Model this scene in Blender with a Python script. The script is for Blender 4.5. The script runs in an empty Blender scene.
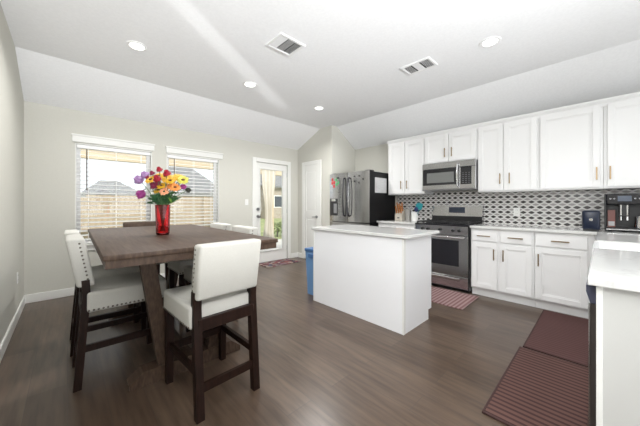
import bpy, bmesh, math, random
from mathutils import Vector, Matrix
random.seed(7)
SC = bpy.context.scene
COL = SC.collection
R = math.radians

# ------------------------------------------------------------------ camera, world, lights, exposure
cam_d = bpy.data.cameras.new('camera')
cam = bpy.data.objects.new('camera', cam_d)
COL.objects.link(cam)
cam.location = (0, 0, 1.19)
cam.rotation_euler = (R(90), 0, R(46.61 - 90))
cam_d.sensor_width = 36
cam_d.lens = 36 * 267.28 / 640
cam_d.shift_y = -8.27 / 640
cam_d.clip_start = 0.05
SC.camera = cam
SC.view_settings.view_transform = 'Standard'
SC.view_settings.look = 'None'
SC.view_settings.gamma = 1
SC.view_settings.use_curve_mapping = False
SC.view_settings.exposure = -0.33
SC.cycles.max_bounces = 10
SC.cycles.diffuse_bounces = 6
SC.cycles.transparent_max_bounces = 16
SC.cycles.sample_clamp_indirect = 6

w = bpy.data.worlds.new('daylight')
SC.world = w
w.use_nodes = True
bg = w.node_tree.nodes['Background']
bg.inputs[0].default_value = (0.92, 0.96, 1.0, 1)
bg.inputs[1].default_value = 2.0


def light(name, kind, loc, power, color=(1, 1, 1), rot=(0, 0, 0), size=None, size_y=None, parent=None):
    d = bpy.data.lights.new(name, kind)
    d.energy = power
    d.color = color
    if kind == 'AREA':
        d.shape = 'RECTANGLE' if size_y else 'DISK'
        d.size = size
        if size_y:
            d.size_y = size_y
    if kind == 'SUN':
        d.angle = R(1.0)
    o = bpy.data.objects.new(name, d)
    o.location = loc
    o.rotation_euler = rot
    COL.objects.link(o)
    if parent:
        o.parent = parent
    return o


# low sun from behind the house: through the rear windows onto the added pale carpet, and onto the fence beyond the patio
sun = light('sun', 'SUN', (0, 0, 8), 4.5, (1.0, 0.97, 0.93))
sun.rotation_euler = Vector((0.10, 0.80, -0.62)).to_track_quat('-Z', 'Y').to_euler()
# added fill lamp standing in for daylight from the unseen rear windows
light('rear_fill', 'AREA', (2.1, -3.93, 1.3), 38, (1.0, 0.985, 0.96), (R(90), 0, 0), 3.8, 2.1)
# added fill lamp at an added left-wall window, unseen behind the photographer
light('side_fill', 'AREA', (-.33, -2.1, 1.25), 8, (1.0, 0.985, 0.965), (0, R(-90), 0), 1.9, 2.4)
# added unseen fill spot, aimed up to brighten the ceiling ahead of the camera
fl = light('upward_fill', 'SPOT', (-.1, -2.4, 1.0), 2050, (.97, .985, 1.0))
fl.rotation_euler = Vector((.20, .80, .72)).to_track_quat('-Z', 'Y').to_euler()
fl.data.spot_size = R(96)
fl.data.spot_blend = 1.0
fl.data.shadow_soft_size = .35
# sunlight thrown back up by something shiny, stood in for by an unseen added lamp: a collimated glint raking the ceiling
gl_dir = Vector((2.15, 1.47, .28)).normalized()
gl = light('sun_glint', 'AREA', Vector((1.60, 2.97, 2.77)) - gl_dir * 2.36, .42, (1, 1, 1), size=.24, size_y=.27)
gl.rotation_euler = gl_dir.to_track_quat('-Z', 'Y').to_euler()
gl.data.spread = R(2.5)
# second added fill spot, unseen at the left, to brighten the cabinet fronts
f2 = light('left_fill', 'SPOT', (-.28, .35, 1.95), 235, (.98, .99, 1.0))
f2.rotation_euler = (Vector((3.0, 1.3, 0)) - f2.location).to_track_quat('-Z', 'Y').to_euler()
f2.data.spot_size = R(88)
f2.data.spot_blend = 1.0
f2.data.shadow_soft_size = .4
CAN_POWER = 16.5
# two unseen lamps added above the frame, continuing the ceiling grid
for x in (.504, 1.744):
    light('hidden_ceiling_can', 'AREA', (x, .752, 2.755), CAN_POWER * .25, (1, .995, .98), size=.12).data.spread = R(150)


# ------------------------------------------------------------------ materials
def mat(name, color, rough=0.5, metal=0.0, spec=0.5, emis=None, estr=0, coat=0.0):
    m = bpy.data.materials.new(name)
    m.use_nodes = True
    b = m.node_tree.nodes['Principled BSDF']
    b.inputs['Base Color'].default_value = (*color, 1)
    b.inputs['Roughness'].default_value = rough
    b.inputs['Metallic'].default_value = metal
    b.inputs['Specular IOR Level'].default_value = spec
    b.inputs['Coat Weight'].default_value = coat
    if emis:
        b.inputs['Emission Color'].default_value = (*emis, 1)
        b.inputs['Emission Strength'].default_value = estr
    return m


class NT:
    """small node helper on one material"""
    def __init__(s, m):
        s.t = m.node_tree
        s.b = s.t.nodes['Principled BSDF']

    def n(s, typ, **k):
        o = s.t.nodes.new(typ)
        for a, v in k.items():
            setattr(o, a, v)
        return o

    def l(s, a, b):
        s.t.links.new(a, b)

    def math(s, op, a, b=None):
        o = s.n('ShaderNodeMath', operation=op)
        for i, v in enumerate((a, b)):
            if v is None:
                continue
            if isinstance(v, (int, float)):
                o.inputs[i].default_value = v
            else:
                s.l(v, o.inputs[i])
        return o.outputs[0]

    def ramp(s, fac, stops):
        o = s.n('ShaderNodeValToRGB')
        e = o.color_ramp.elements
        while len(e) < len(stops):
            e.new(0.5)
        for i, (p, c) in enumerate(stops):
            e[i].position = p
            e[i].color = (*c, 1)
        s.l(fac, o.inputs[0])
        return o.outputs[0]

    def noise(s, scale, stretch=(1, 1, 1), detail=4, vec=None):
        if vec is None:
            vec = s.n('ShaderNodeTexCoord').outputs['Object']
        mp = s.n('ShaderNodeMapping')
        mp.inputs['Scale'].default_value = stretch
        s.l(vec, mp.inputs['Vector'])
        o = s.n('ShaderNodeTexNoise')
        o.inputs['Scale'].default_value = scale
        o.inputs['Detail'].default_value = detail
        s.l(mp.outputs[0], o.inputs['Vector'])
        return o.outputs['Fac']

    def bump(s, h, strength=0.2, dist=0.01):
        o = s.n('ShaderNodeBump')
        o.inputs['Strength'].default_value = strength
        o.inputs['Distance'].default_value = dist
        s.l(h, o.inputs['Height'])
        s.l(o.outputs[0], s.b.inputs['Normal'])

    def base(s, c):
        s.l(c, s.b.inputs['Base Color'])


def noisy(name, c1, c2, scale, stretch=(1, 1, 1), rough=0.5, bump=0.0, metal=0, spec=0.5, lo=0.35, hi=0.65, detail=4):
    m = mat(name, c1, rough, metal, spec)
    k = NT(m)
    f = k.noise(scale, stretch, detail)
    k.base(k.ramp(f, [(lo, c1), (hi, c2)]))
    if bump:
        k.bump(f, bump, 0.004)
    return m


M = {}
M['wall'] = noisy('greige_wall_paint', (.60, .592, .538), (.615, .607, .553), 60, rough=.75, bump=.04, spec=.3)
M['ceiling'] = noisy('white_ceiling_texture', (.82, .825, .835), (.85, .855, .865), 45, rough=.85, bump=.10, spec=.2)
M['trim'] = mat('white_trim_paint', (.80, .80, .77), .35)
M['cab'] = mat('white_cabinet_paint', (.79, .79, .785), .32)
M['cab_in'] = mat('white_cabinet_box', (.72, .72, .71), .4)
M['panel'] = mat('white_island_panel', (.86, .865, .88), .28)
M['shadedpanel'] = mat('white_end_panel_shaded', (.55, .55, .53), .35)  # white panel; the shade it stands in is darkened into its colour
M['steel'] = noisy('brushed_stainless', (.43, .43, .435), (.50, .50, .505), 40, (1, 1, 30), rough=.22, metal=1)
M['steel_d'] = mat('darker_stainless', (.33, .33, .34), .3, 1)
M['handle'] = mat('dark_steel_handle', (.13, .13, .14), .18, 1)
M['chrome'] = mat('chrome', (.75, .75, .75), .12, 1)
M['black'] = mat('black_plastic', (.012, .012, .013), .35)
M['blackside'] = mat('black_fridge_side', (.006, .006, .007), .5, spec=.25)
M['iron'] = mat('black_cast_iron', (.015, .015, .016), .55)
M['bglass'] = mat('black_glass', (.012, .012, .016), .05, spec=.6)
M['mwglass'] = mat('grey_oven_glass', (.16, .165, .16), .12, spec=.6)
M['bronze'] = mat('champagne_bronze', (.30, .22, .13), .32, 1)
M['dwood'] = noisy('espresso_wood', (.010, .0045, .003), (.024, .010, .0065), 6, (12, 12, 1), rough=.45, spec=.2, lo=.3, hi=.75)
M['nail'] = mat('pewter_nailhead', (.17, .15, .13), .3, 1)
M['fabric'] = noisy('cream_linen', (.54, .53, .49), (.58, .57, .53), 220, rough=.9, bump=.05, spec=.2)
M['vent'] = mat('vent_white', (.78, .78, .78), .3)
M['ventdark'] = mat('vent_cavity', (.05, .05, .05), .8)
M['quartz'] = noisy('white_quartz', (.76, .76, .73), (.81, .81, .79), 14, rough=.10, lo=.3, hi=.6)
M['lamp'] = mat('lamp_lens', (1, 1, 1), .4, emis=(1, .98, .94), estr=6)
M['ring'] = mat('lamp_trim_white', (.82, .82, .82), .4)
M['slat'] = mat('white_blind_slat', (.88, .88, .87), .45)
M['vinyl'] = mat('white_vinyl', (.87, .87, .87), .35)
M['wand'] = mat('brown_wand', (.10, .075, .055), .4)
M['bluebin'] = mat('blue_bin_plastic', (.14, .28, .50), .4)
M['bluebin_d'] = mat('blue_bin_rim', (.05, .14, .32), .4)
M['ceramic'] = mat('white_ceramic', (.74, .74, .72), .2)
M['plate'] = mat('white_wall_plate', (.80, .80, .78), .35)
M['slot'] = mat('dark_slot', (.06, .06, .06), .6)
M['paper'] = noisy('printed_paper', (.70, .70, .70), (.55, .55, .56), 60, (.2, .2, 3), rough=.8)
M['teal'] = mat('teal_silicone', (.015, .22, .25), .4)
M['navy'] = mat('navy_plastic', (.012, .025, .10), .35)
M['greymetal'] = mat('grey_metal', (.30, .30, .31), .35, .6)
M['knifewood'] = noisy('orange_knife_wood', (.42, .14, .035), (.55, .22, .06), 20, (1, 1, 4), rough=.4)
M['blockwood'] = noisy('pale_block_wood', (.62, .57, .48), (.70, .65, .56), 12, (1, 8, 1), rough=.45)
M['toaster'] = mat('deep_blue_enamel', (.003, .008, .026), .28, spec=.4)
M['screen'] = mat('grey_blue_display', (.05, .06, .08), .2, emis=(.30, .36, .48), estr=.18)
M['clock'] = mat('oven_display', (.01, .015, .03), .1, emis=(.03, .06, .12), estr=.15)
M['red'] = mat('red_enamel', (.50, .03, .03), .4)
M['green'] = mat('green_enamel', (.04, .32, .10), .4)
M['redpack'] = mat('red_foil_packet', (.16, .035, .022), .4)
M['whitelabel'] = mat('white_label', (.40, .40, .40), .5)
M['sink'] = mat('white_fireclay', (.84, .84, .84), .15)
M['concrete'] = noisy('patio_concrete', (.50, .48, .44), (.58, .56, .52), 5, rough=.85)
M['grass'] = noisy('lawn_grass', (.20, .26, .09), (.36, .36, .17), 3, rough=.9, bump=.3)
M['tan'] = noisy('tan_siding', (.52, .42, .28), (.58, .48, .33), 3, (1, 1, 8), rough=.7)
M['curtain'] = noisy('cream_outdoor_curtain', (.62, .57, .48), (.70, .66, .57), 8, (6, 6, .3), rough=.9)
M['roof'] = noisy('grey_shingles', (.17, .17, .17), (.24, .24, .235), 4, (1, 1, 5), rough=.9)
M['siding'] = mat('white_siding', (.72, .70, .66), .7)
M['brick'] = noisy('tan_brick', (.36, .31, .25), (.44, .38, .31), 6, rough=.9)
M['winglass'] = mat('dark_window_glass', (.05, .06, .07), .08)
M['leaf'] = noisy('green_leaf', (.02, .085, .03), (.05, .16, .06), 20, rough=.5)
M['leaf2'] = mat('fresh_green_leaf', (.17, .33, .05), .5)
M['stem'] = mat('green_stem', (.06, .16, .05), .5)
M['shrub'] = noisy('shrub_foliage', (.10, .15, .05), (.28, .32, .14), 12, rough=.9)

# island / counters quartz: faint grey veins
k = NT(M['quartz'])
v = k.noise(2.2, (1, 1.8, 1), 8)
vein = k.ramp(v, [(.478, (.64, .64, .625)), (.497, (.585, .585, .57)), (.515, (.64, .64, .625))])
k.base(vein)

# table wood, grain along the table's long side
M['table'] = mat('weathered_brown_wood', (.15, .11, .085), .48, spec=.2)
k = NT(M['table'])
f = k.noise(5, (14, .9, 4), 6)
k.base(k.ramp(f, [(.25, (.044, .027, .018)), (.5, (.074, .047, .033)), (.75, (.106, .071, .050))]))
k.bump(f, .15, .003)

# thin window glass
def thin_glass(name, tint=(1, 1, 1), ior=1.45):
    m = bpy.data.materials.new(name)
    m.use_nodes = True
    t = m.node_tree
    t.nodes.clear()
    out = t.nodes.new('ShaderNodeOutputMaterial')
    mix = t.nodes.new('ShaderNodeMixShader')
    tr = t.nodes.new('ShaderNodeBsdfTransparent')
    tr.inputs[0].default_value = (*tint, 1)
    gl = t.nodes.new('ShaderNodeBsdfGlossy')
    gl.inputs['Roughness'].default_value = .02
    fr = t.nodes.new('ShaderNodeFresnel')
    fr.inputs[0].default_value = ior
    t.links.new(fr.outputs[0], mix.inputs[0])
    t.links.new(tr.outputs[0], mix.inputs[1])
    t.links.new(gl.outputs[0], mix.inputs[2])
    t.links.new(mix.outputs[0], out.inputs[0])
    return m


M['glass'] = thin_glass('window_glass', (.97, .98, .98))
M['redglass'] = thin_glass('red_vase_glass', (1.0, .40, .44), 1.5)

# wood plank floor, planks running along Y
M['floor'] = mat('brown_plank_floor', (.15, .12, .1), .30, spec=.5)
k = NT(M['floor'])
tc = k.n('ShaderNodeTexCoord')
sp = k.n('ShaderNodeSeparateXYZ')
k.l(tc.outputs['Object'], sp.inputs[0])
cb = k.n('ShaderNodeCombineXYZ')
k.l(sp.outputs[1], cb.inputs[0])
k.l(sp.outputs[0], cb.inputs[1])
br = k.n('ShaderNodeTexBrick')
br.offset = .37
br.inputs['Scale'].default_value = 1
br.inputs['Brick Width'].default_value = 1.22
br.inputs['Row Height'].default_value = .18
br.inputs['Mortar Size'].default_value = .0018
br.inputs['Mortar Smooth'].default_value = .3
br.inputs['Color1'].default_value = (.0, .0, .0, 1)
br.inputs['Color2'].default_value = (1, 1, 1, 1)
br.inputs['Mortar'].default_value = (.5, .5, .5, 1)
k.l(cb.outputs[0], br.inputs['Vector'])
tone = k.ramp(br.outputs['Color'], [(0, (.072, .047, .032)), (.5, (.088, .059, .041)), (1, (.106, .073, .052))])
g = k.noise(3.2, (9, .8, 1), 7)
grain = k.ramp(g, [(.28, (.52, .50, .48)), (.5, (1, 1, 1)), (.74, (1.42, 1.40, 1.38))])
mx = k.n('ShaderNodeMix', data_type='RGBA', blend_type='MULTIPLY')
mx.inputs['Factor'].default_value = .85
k.l(tone, mx.inputs['A'])
k.l(grain, mx.inputs['B'])
mo = k.n('ShaderNodeMix', data_type='RGBA')
k.l(br.outputs['Fac'], mo.inputs['Factor'])
k.l(mx.outputs['Result'], mo.inputs['A'])
mo.inputs['B'].default_value = (.06, .045, .036, 1)
k.base(mo.outputs['Result'])
k.bump(g, .08, .002)

# backsplash: white net with dark and grey lozenges (object space = metres on the wall)
M['tile'] = mat('lozenge_mosaic', (.7, .7, .7), .22)
k = NT(M['tile'])
tc = k.n('ShaderNodeTexCoord')
sp = k.n('ShaderNodeSeparateXYZ')
k.l(tc.outputs['Object'], sp.inputs[0])
PU, PV = .0885, .0715
def lozenge(du, dv, a, b):
    u = k.math('ABSOLUTE', k.math('SUBTRACT', k.math('FRACT', k.math('ADD', k.math('DIVIDE', sp.outputs[1], PU), du)), .5))
    vv = k.math('ABSOLUTE', k.math('SUBTRACT', k.math('FRACT', k.math('ADD', k.math('DIVIDE', sp.outputs[2], PV), dv)), .5))
    e = k.math('ADD', k.math('POWER', k.math('DIVIDE', u, a), 1.35), k.math('POWER', k.math('DIVIDE', vv, b), 1.1))
    return k.math('LESS_THAN', e, 1.0)
dk = lozenge(.05, .33, .40, .27)
gy = lozenge(.55, .83, .40, .22)
m1 = k.n('ShaderNodeMix', data_type='RGBA')
k.l(gy, m1.inputs['Factor'])
m1.inputs['A'].default_value = (.66, .65, .635, 1)
m1.inputs['B'].default_value = (.34, .325, .315, 1)
m2 = k.n('ShaderNodeMix', data_type='RGBA')
k.l(dk, m2.inputs['Factor'])
k.l(m1.outputs['Result'], m2.inputs['A'])
m2.inputs['B'].default_value = (.045, .040, .038, 1)
k.base(m2.outputs['Result'])


def striped(name, axis, period, c1, c2, duty=.5, rough=.8, bump=0):
    m = mat(name, c1, rough, spec=.25)
    kk = NT(m)
    t_ = kk.n('ShaderNodeTexCoord')
    s_ = kk.n('ShaderNodeSeparateXYZ')
    kk.l(t_.outputs['Object'], s_.inputs[0])
    fr = kk.math('FRACT', kk.math('DIVIDE', s_.outputs[axis], period))
    kk.base(kk.ramp(fr, [(0, c1), (duty - .12, c1), (duty, c2), (.93, c2), (1, c1)]))
    return m


M['mat_a'] = striped('burgundy_ribbed_mat', 0, .042, (.048, .023, .020), (.118, .060, .051), .45)
M['mat_b'] = striped('burgundy_flat_mat', 0, .040, (.066, .030, .028), (.098, .046, .043), .45)
M['mat_edge'] = mat('dark_mat_binding', (.045, .018, .016), .8)
M['mat_s'] = striped('pink_striped_rug', 1, .045, (.17, .085, .085), (.29, .20, .195), .5)
M['doormat'] = mat('patterned_doormat', (.2, .1, .1), .9)
k = NT(M['doormat'])
vo = k.n('ShaderNodeTexVoronoi')
vo.inputs['Scale'].default_value = 14
k.l(k.n('ShaderNodeTexCoord').outputs['Object'], vo.inputs['Vector'])
sv = k.n('ShaderNodeSeparateColor')
k.l(vo.outputs['Color'], sv.inputs[0])
k.base(k.ramp(sv.outputs[0], [(0, (.03, .02, .03)), (.3, (.22, .05, .05)), (.5, (.04, .05, .10)), (.7, (.42, .36, .30)), (1, (.08, .03, .04))]))
M['ovenglass'] = M['bglass']
M['fence'] = striped('cedar_fence_boards', 0, .14, (.38, .305, .215), (.43, .35, .25), .5)


# ------------------------------------------------------------------ mesh helpers
class MB:
    def __init__(s):
        s.bm = bmesh.new()

    def box(s, x0, x1, y0, y1, z0, z1, bev=0.0, seg=1):
        x0, x1 = sorted((x0, x1)); y0, y1 = sorted((y0, y1)); z0, z1 = sorted((z0, z1))
        mtx = Matrix.Translation(((x0 + x1) / 2, (y0 + y1) / 2, (z0 + z1) / 2)) @ Matrix.Diagonal((x1 - x0, y1 - y0, z1 - z0, 1))
        vs = bmesh.ops.create_cube(s.bm, size=1, matrix=mtx)['verts']
        if bev:
            es = list({e for v_ in vs for e in v_.link_edges})
            bmesh.ops.bevel(s.bm, geom=es, offset=bev, segments=seg, profile=.5, affect='EDGES', clamp_overlap=True)
        return s

    def hexa(s, bot, top):
        """solid between two 4-point loops"""
        a = [s.bm.verts.new(p) for p in bot]
        b = [s.bm.verts.new(p) for p in top]
        n = len(a)
        s.bm.faces.new(list(reversed(a)))
        s.bm.faces.new(b)
        for i in range(n):
            j = (i + 1) % n
            s.bm.faces.new((a[i], a[j], b[j], b[i]))
        return s

    def bar(s, p0, p1, w, h=None, up=(0, 0, 1)):
        """rectangular bar from p0 to p1, w sideways, h along up"""
        h = h or w
        p0, p1 = Vector(p0), Vector(p1)
        d = (p1 - p0).normalized()
        u = Vector(up)
        sd = d.cross(u)
        if sd.length < 1e-4:
            sd = Vector((1, 0, 0))
        sd.normalize()
        u = sd.cross(d).normalized()
        c = [(-1, -1), (1, -1), (1, 1), (-1, 1)]
        return s.hexa([p0 + sd * a * w / 2 + u * b * h / 2 for a, b in c], [p1 + sd * a * w / 2 + u * b * h / 2 for a, b in c])

    def cyl(s, p0, p1, r, r2=None, seg=20):
        r2 = r if r2 is None else r2
        p0, p1 = Vector(p0), Vector(p1)
        d = p1 - p0
        q = d.to_track_quat('Z', 'Y').to_matrix().to_4x4()
        bmesh.ops.create_cone(s.bm, cap_ends=True, segments=seg, radius1=r, radius2=r2, depth=d.length,
                              matrix=Matrix.Translation((p0 + p1) / 2) @ q)
        return s

    def tube(s, pts, r, seg=8):
        pts = [Vector(p) for p in pts]
        rings = []
        for i, p in enumerate(pts):
            d = (pts[min(i + 1, len(pts) - 1)] - pts[max(i - 1, 0)]).normalized()
            a = d.orthogonal().normalized() if i == 0 else (a_prev - d * a_prev.dot(d)).normalized()
            a_prev = a
            b = d.cross(a)
            rings.append([s.bm.verts.new(p + (a * math.cos(t) + b * math.sin(t)) * r) for t in [2 * math.pi * k_ / seg for k_ in range(seg)]])
        for r0, r1 in zip(rings, rings[1:]):
            for k_ in range(seg):
                j = (k_ + 1) % seg
                s.bm.faces.new((r0[k_], r0[j], r1[j], r1[k_]))
        s.bm.faces.new(list(reversed(rings[0])))
        s.bm.faces.new(rings[-1])
        return s

    def lathe(s, prof, c=(0, 0, 0), seg=28):
        """profile list of (r, z); r may be 0 at the ends"""
        rings = []
        for r_, z_ in prof:
            if r_ < 1e-6:
                rings.append([s.bm.verts.new((c[0], c[1], c[2] + z_))])
            else:
                rings.append([s.bm.verts.new((c[0] + r_ * math.cos(2 * math.pi * i / seg), c[1] + r_ * math.sin(2 * math.pi * i / seg), c[2] + z_)) for i in range(seg)])
        for a, b in zip(rings, rings[1:]):
            for i in range(seg):
                j = (i + 1) % seg
                if len(a) == 1 and len(b) > 1:
                    s.bm.faces.new((a[0], b[j], b[i]))
                elif len(b) == 1 and len(a) > 1:
                    s.bm.faces.new((a[i], a[j], b[0]))
                elif len(a) > 1:
                    s.bm.faces.new((a[i], a[j], b[j], b[i]))
        return s

    def ball(s, c, r, sc=(1, 1, 1), u=12, v_=8, rot=None):
        mtx = Matrix.Translation(c) @ (rot or Matrix.Identity(4)) @ Matrix.Diagonal((sc[0] * r, sc[1] * r, sc[2] * r, 1))
        bmesh.ops.create_uvsphere(s.bm, u_segments=u, v_segments=v_, radius=1, matrix=mtx)
        return s

    def prism(s, poly, axis, a, b):
        """extrude a 2-D polygon along an axis between a and b; poly in the other two axes in xyz order"""
        def p3(p, t):
            q = list(p)
            q.insert('xyz'.index(axis), t)
            return q
        return s.hexa([p3(p, a) for p in poly], [p3(p, b) for p in poly])


def part(name, mb, material, parent=None, smooth=30):
    bm = mb.bm
    off = Vector((0, 0, 0))
    p = parent
    while p is not None:
        off += p.location
        p = p.parent
    bmesh.ops.translate(bm, verts=bm.verts, vec=-off)
    bmesh.ops.recalc_face_normals(bm, faces=bm.faces)
    me = bpy.data.meshes.new(name)
    bm.to_mesh(me)
    bm.free()
    me.materials.append(material)
    if smooth:
        me.shade_smooth()
        me.set_sharp_from_angle(angle=R(smooth))
    o = bpy.data.objects.new(name, me)
    COL.objects.link(o)
    if parent is not None:
        o.parent = parent
    return o


def thing(name, label, cat, loc=(0, 0, 0), group=None, rz=0):
    o = bpy.data.objects.new(name, None)
    o.empty_display_size = .1
    COL.objects.link(o)
    o.location = loc
    o.rotation_euler = (0, 0, rz)
    return tag(o, label, cat, group)


def tag(o, label, cat, group=None):
    o['label'] = label
    o['category'] = cat
    if group:
        o['group'] = group
    return o


def struct(name, mb, material, smooth=0, parent=None):
    o = part(name, mb, material, parent, smooth)
    if parent is None:
        o['kind'] = 'structure'
    return o


def sroot(name, loc=(0, 0, 0)):
    o = bpy.data.objects.new(name, None)
    COL.objects.link(o)
    o.location = loc
    o['kind'] = 'structure'
    return o


def copy_tree(o, parent=None):
    c = o.copy()
    COL.objects.link(c)
    if parent:
        c.parent = parent
    for ch in list(o.children):
        copy_tree(ch, c)
    return c


def solo(name, mb, material, label, cat, loc, group=None, smooth=30):
    """a thing that is one mesh, origin at loc"""
    bmesh.ops.translate(mb.bm, verts=mb.bm.verts, vec=-Vector(loc))
    o = part(name, mb, material, None, smooth)
    o.location = loc
    return tag(o, label, cat, group)


# ------------------------------------------------------------------ room shell
XL, XR, YW, XP, YA, YR = -.38, 4.55, 4.78, 3.82, 3.70, -4.0     # left, right, window wall, pantry wall, alcove wall, rear
ZW, ZF, YF, XF, ZK = 2.44, 2.77, 4.03, 3.97, 2.385               # window-wall height, flat height, folds, kitchen-wall height
struct('floor', MB().box(XL - .15, XR + .15, YR - .15, YW + .15, -.12, 0), M['floor'])


M['bounce_carpet'] = noisy('pale_bounce_carpet', (.64, .64, .64), (.70, .70, .70), 120, rough=.95, bump=.2, spec=.1)
struct('floor_bounce_carpet', MB().box(XL + .016, XR - .001, YR + .001, -.75, .0002, .012), M['bounce_carpet'])  # added unseen pale floor that bounces sunlight up to the ceiling


def slab(mb, pts, up):
    mb.hexa([Vector(p) for p in pts], [Vector(p) + Vector(up) for p in pts])


c = MB()
slab(c, [(XL - .1, YR - .1, ZF), (XF, YR - .1, ZF), (XF, YF, ZF), (XL - .1, YF, ZF)], (0, 0, .15))
sl = (ZW - ZF) / (YW - YF)
slab(c, [(XL - .1, YF, ZF), (XF, YF, ZF), (XF, YW + .12, ZF + sl * (YW + .12 - YF)), (XL - .1, YW + .12, ZF + sl * (YW + .12 - YF))], (0, 0, .15))
sk = (ZK - ZF) / (XR - XF)
slab(c, [(XF, YR - .1, ZF), (XR + .12, YR - .1, ZF + sk * (XR + .12 - XF)), (XR + .12, YA + .05, ZF + sk * (XR + .12 - XF)), (XF, YA + .05, ZF)], (0, 0, .15))
struct('ceiling', c, M['ceiling'])

# left wall follows the slope
wl_ = MB().prism([(-.8, 0), (YW + .12, 0), (YW + .12, ZW), (YW, ZW), (YF, ZF + .02), (-.8, ZF + .02)], 'x', XL - .12, XL)
wl_.box(XL - .12, XL, YR, -3.4, 0, ZF + .02).box(XL - .12, XL, -3.4, -.8, 0, .25).box(XL - .12, XL, -3.4, -.8, 2.25, ZF + .02)
struct('wall_left', wl_, M['wall'])

# window wall with two window openings and a door opening
W1, W2, WZ0, WZ1 = (.075, .95), (1.15, 2.0), .66, 2.01
D1 = (2.745, 3.525, 2.055)
b = MB()
def wb(x0, x1, z0, z1):
    b.box(x0, x1, YW, YW + .14, z0, z1)
wb(XL - .12, W1[0], 0, ZW + .1); wb(W1[1], W2[0], 0, ZW + .1); wb(W2[1], D1[0], 0, ZW + .1); wb(D1[1], XP + .12, 0, ZW + .1)
for a in (W1, W2):
    wb(*a, 0, WZ0); wb(*a, WZ1, ZW + .1)
wb(D1[0], D1[1], D1[2], ZW + .1)
struct('wall_back', b, M['wall'])
# pantry wall, alcove wall, kitchen wall, rear wall
struct('wall_pantry', MB().prism([(YA, 0), (YW, 0), (YW, ZW), (YF, ZF + .02), (YA, ZF + .02)], 'x', XP, XP + .11), M['wall'])
struct('wall_alcove', MB().prism([(XP + .11, 0), (XR + .12, 0), (XR + .12, ZK - .02), (XR, ZK + .01), (XF, ZF + .02), (XP + .11, ZF + .02)], 'y', YA, YA + .11), M['wall'])
struct('wall_right', MB().box(XR, XR + .12, YR, YA, 0, ZK + .03), M['wall'])
b = MB()
b.box(XL - .12, .1, YR - .12, YR, 0, ZF + .02).box(4.1, XR + .12, YR - .12, YR, 0, ZF + .02)
b.box(.1, 4.1, YR - .12, YR, 0, .2).box(.1, 4.1, YR - .12, YR, 2.4, ZF + .02)
struct('wall_rear', b, M['wall'])
# baseboards
BH = .105
def bboard(nm, x0, x1, y0, y1):
    m_ = MB().box(x0, x1, y0, y1, 0, BH, .004)
    struct(nm, m_, M['trim'])
bboard('baseboard_left', XL, XL + .015, YR, YW)
bb = MB()
bb.box(XL, 2.66, YW - .015, YW, 0, BH, .004).box(3.615, XP, YW - .015, YW, 0, BH, .004)
struct('baseboard_back', bb, M['trim'])
bb = MB()
bb.box(XP - .015, XP, 4.615, YW, 0, BH, .004).box(XP - .015, XP, YA, 3.995, 0, BH, .004)
struct('baseboard_pantry', bb, M['trim'])


# windows: head casing, jamb liner, vinyl frame, pane, sill
def window(idx, x0, x1, cx0, cx1):
    r = sroot('window_%d' % idx, ((x0 + x1) / 2, YW, WZ0))
    m_ = MB().box(cx0, cx1, YW - .022, YW - .001, WZ1 + .012, 2.105, .003)
    m_.box(cx0 - .008, cx1 + .008, YW - .034, YW - .001, 2.1, 2.122, .003)
    part('head_casing', m_, M['trim'], r)
    m_ = MB().box(x0, x0 + .012, YW - .003, YW + .14, WZ0, WZ1).box(x1 - .012, x1, YW - .003, YW + .14, WZ0, WZ1)
    m_.box(x0, x1, YW - .003, YW + .14, WZ1 - .012, WZ1)
    part('jamb', m_, M['trim'], r)
    m_ = MB().box(x0 - .03, x1 + .03, YW - .05, YW + .14, WZ0 - .02, WZ0, .003).box(x0, x1, YW - .02, YW - .001, WZ0 - .09, WZ0 - .02, .003)
    part('sill', m_, M['trim'], r)
    fy0, fy1, t_ = YW + .095, YW + .135, .045
    m_ = MB().box(x0 + .012, x0 + .012 + t_, fy0, fy1, WZ0, WZ1 - .012, .003).box(x1 - .012 - t_, x1 - .012, fy0, fy1, WZ0, WZ1 - .012, .003)
    m_.box(x0 + .012 + t_, x1 - .012 - t_, fy0, fy1, WZ0, WZ0 + t_, .003).box(x0 + .012 + t_, x1 - .012 - t_, fy0, fy1, WZ1 - .012 - t_, WZ1 - .012, .003)
    part('window_frame', m_, M['vinyl'], r)
    m_ = MB().box(x0 + .012 + t_, x1 - .012 - t_, fy0 + .018, fy0 + .022, WZ0 + t_, WZ1 - .012 - t_)
    part('pane', m_, M['glass'], r, 0)


window(1, *W1, .045, .977)
window(2, *W2, 1.142, 2.06)


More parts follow.
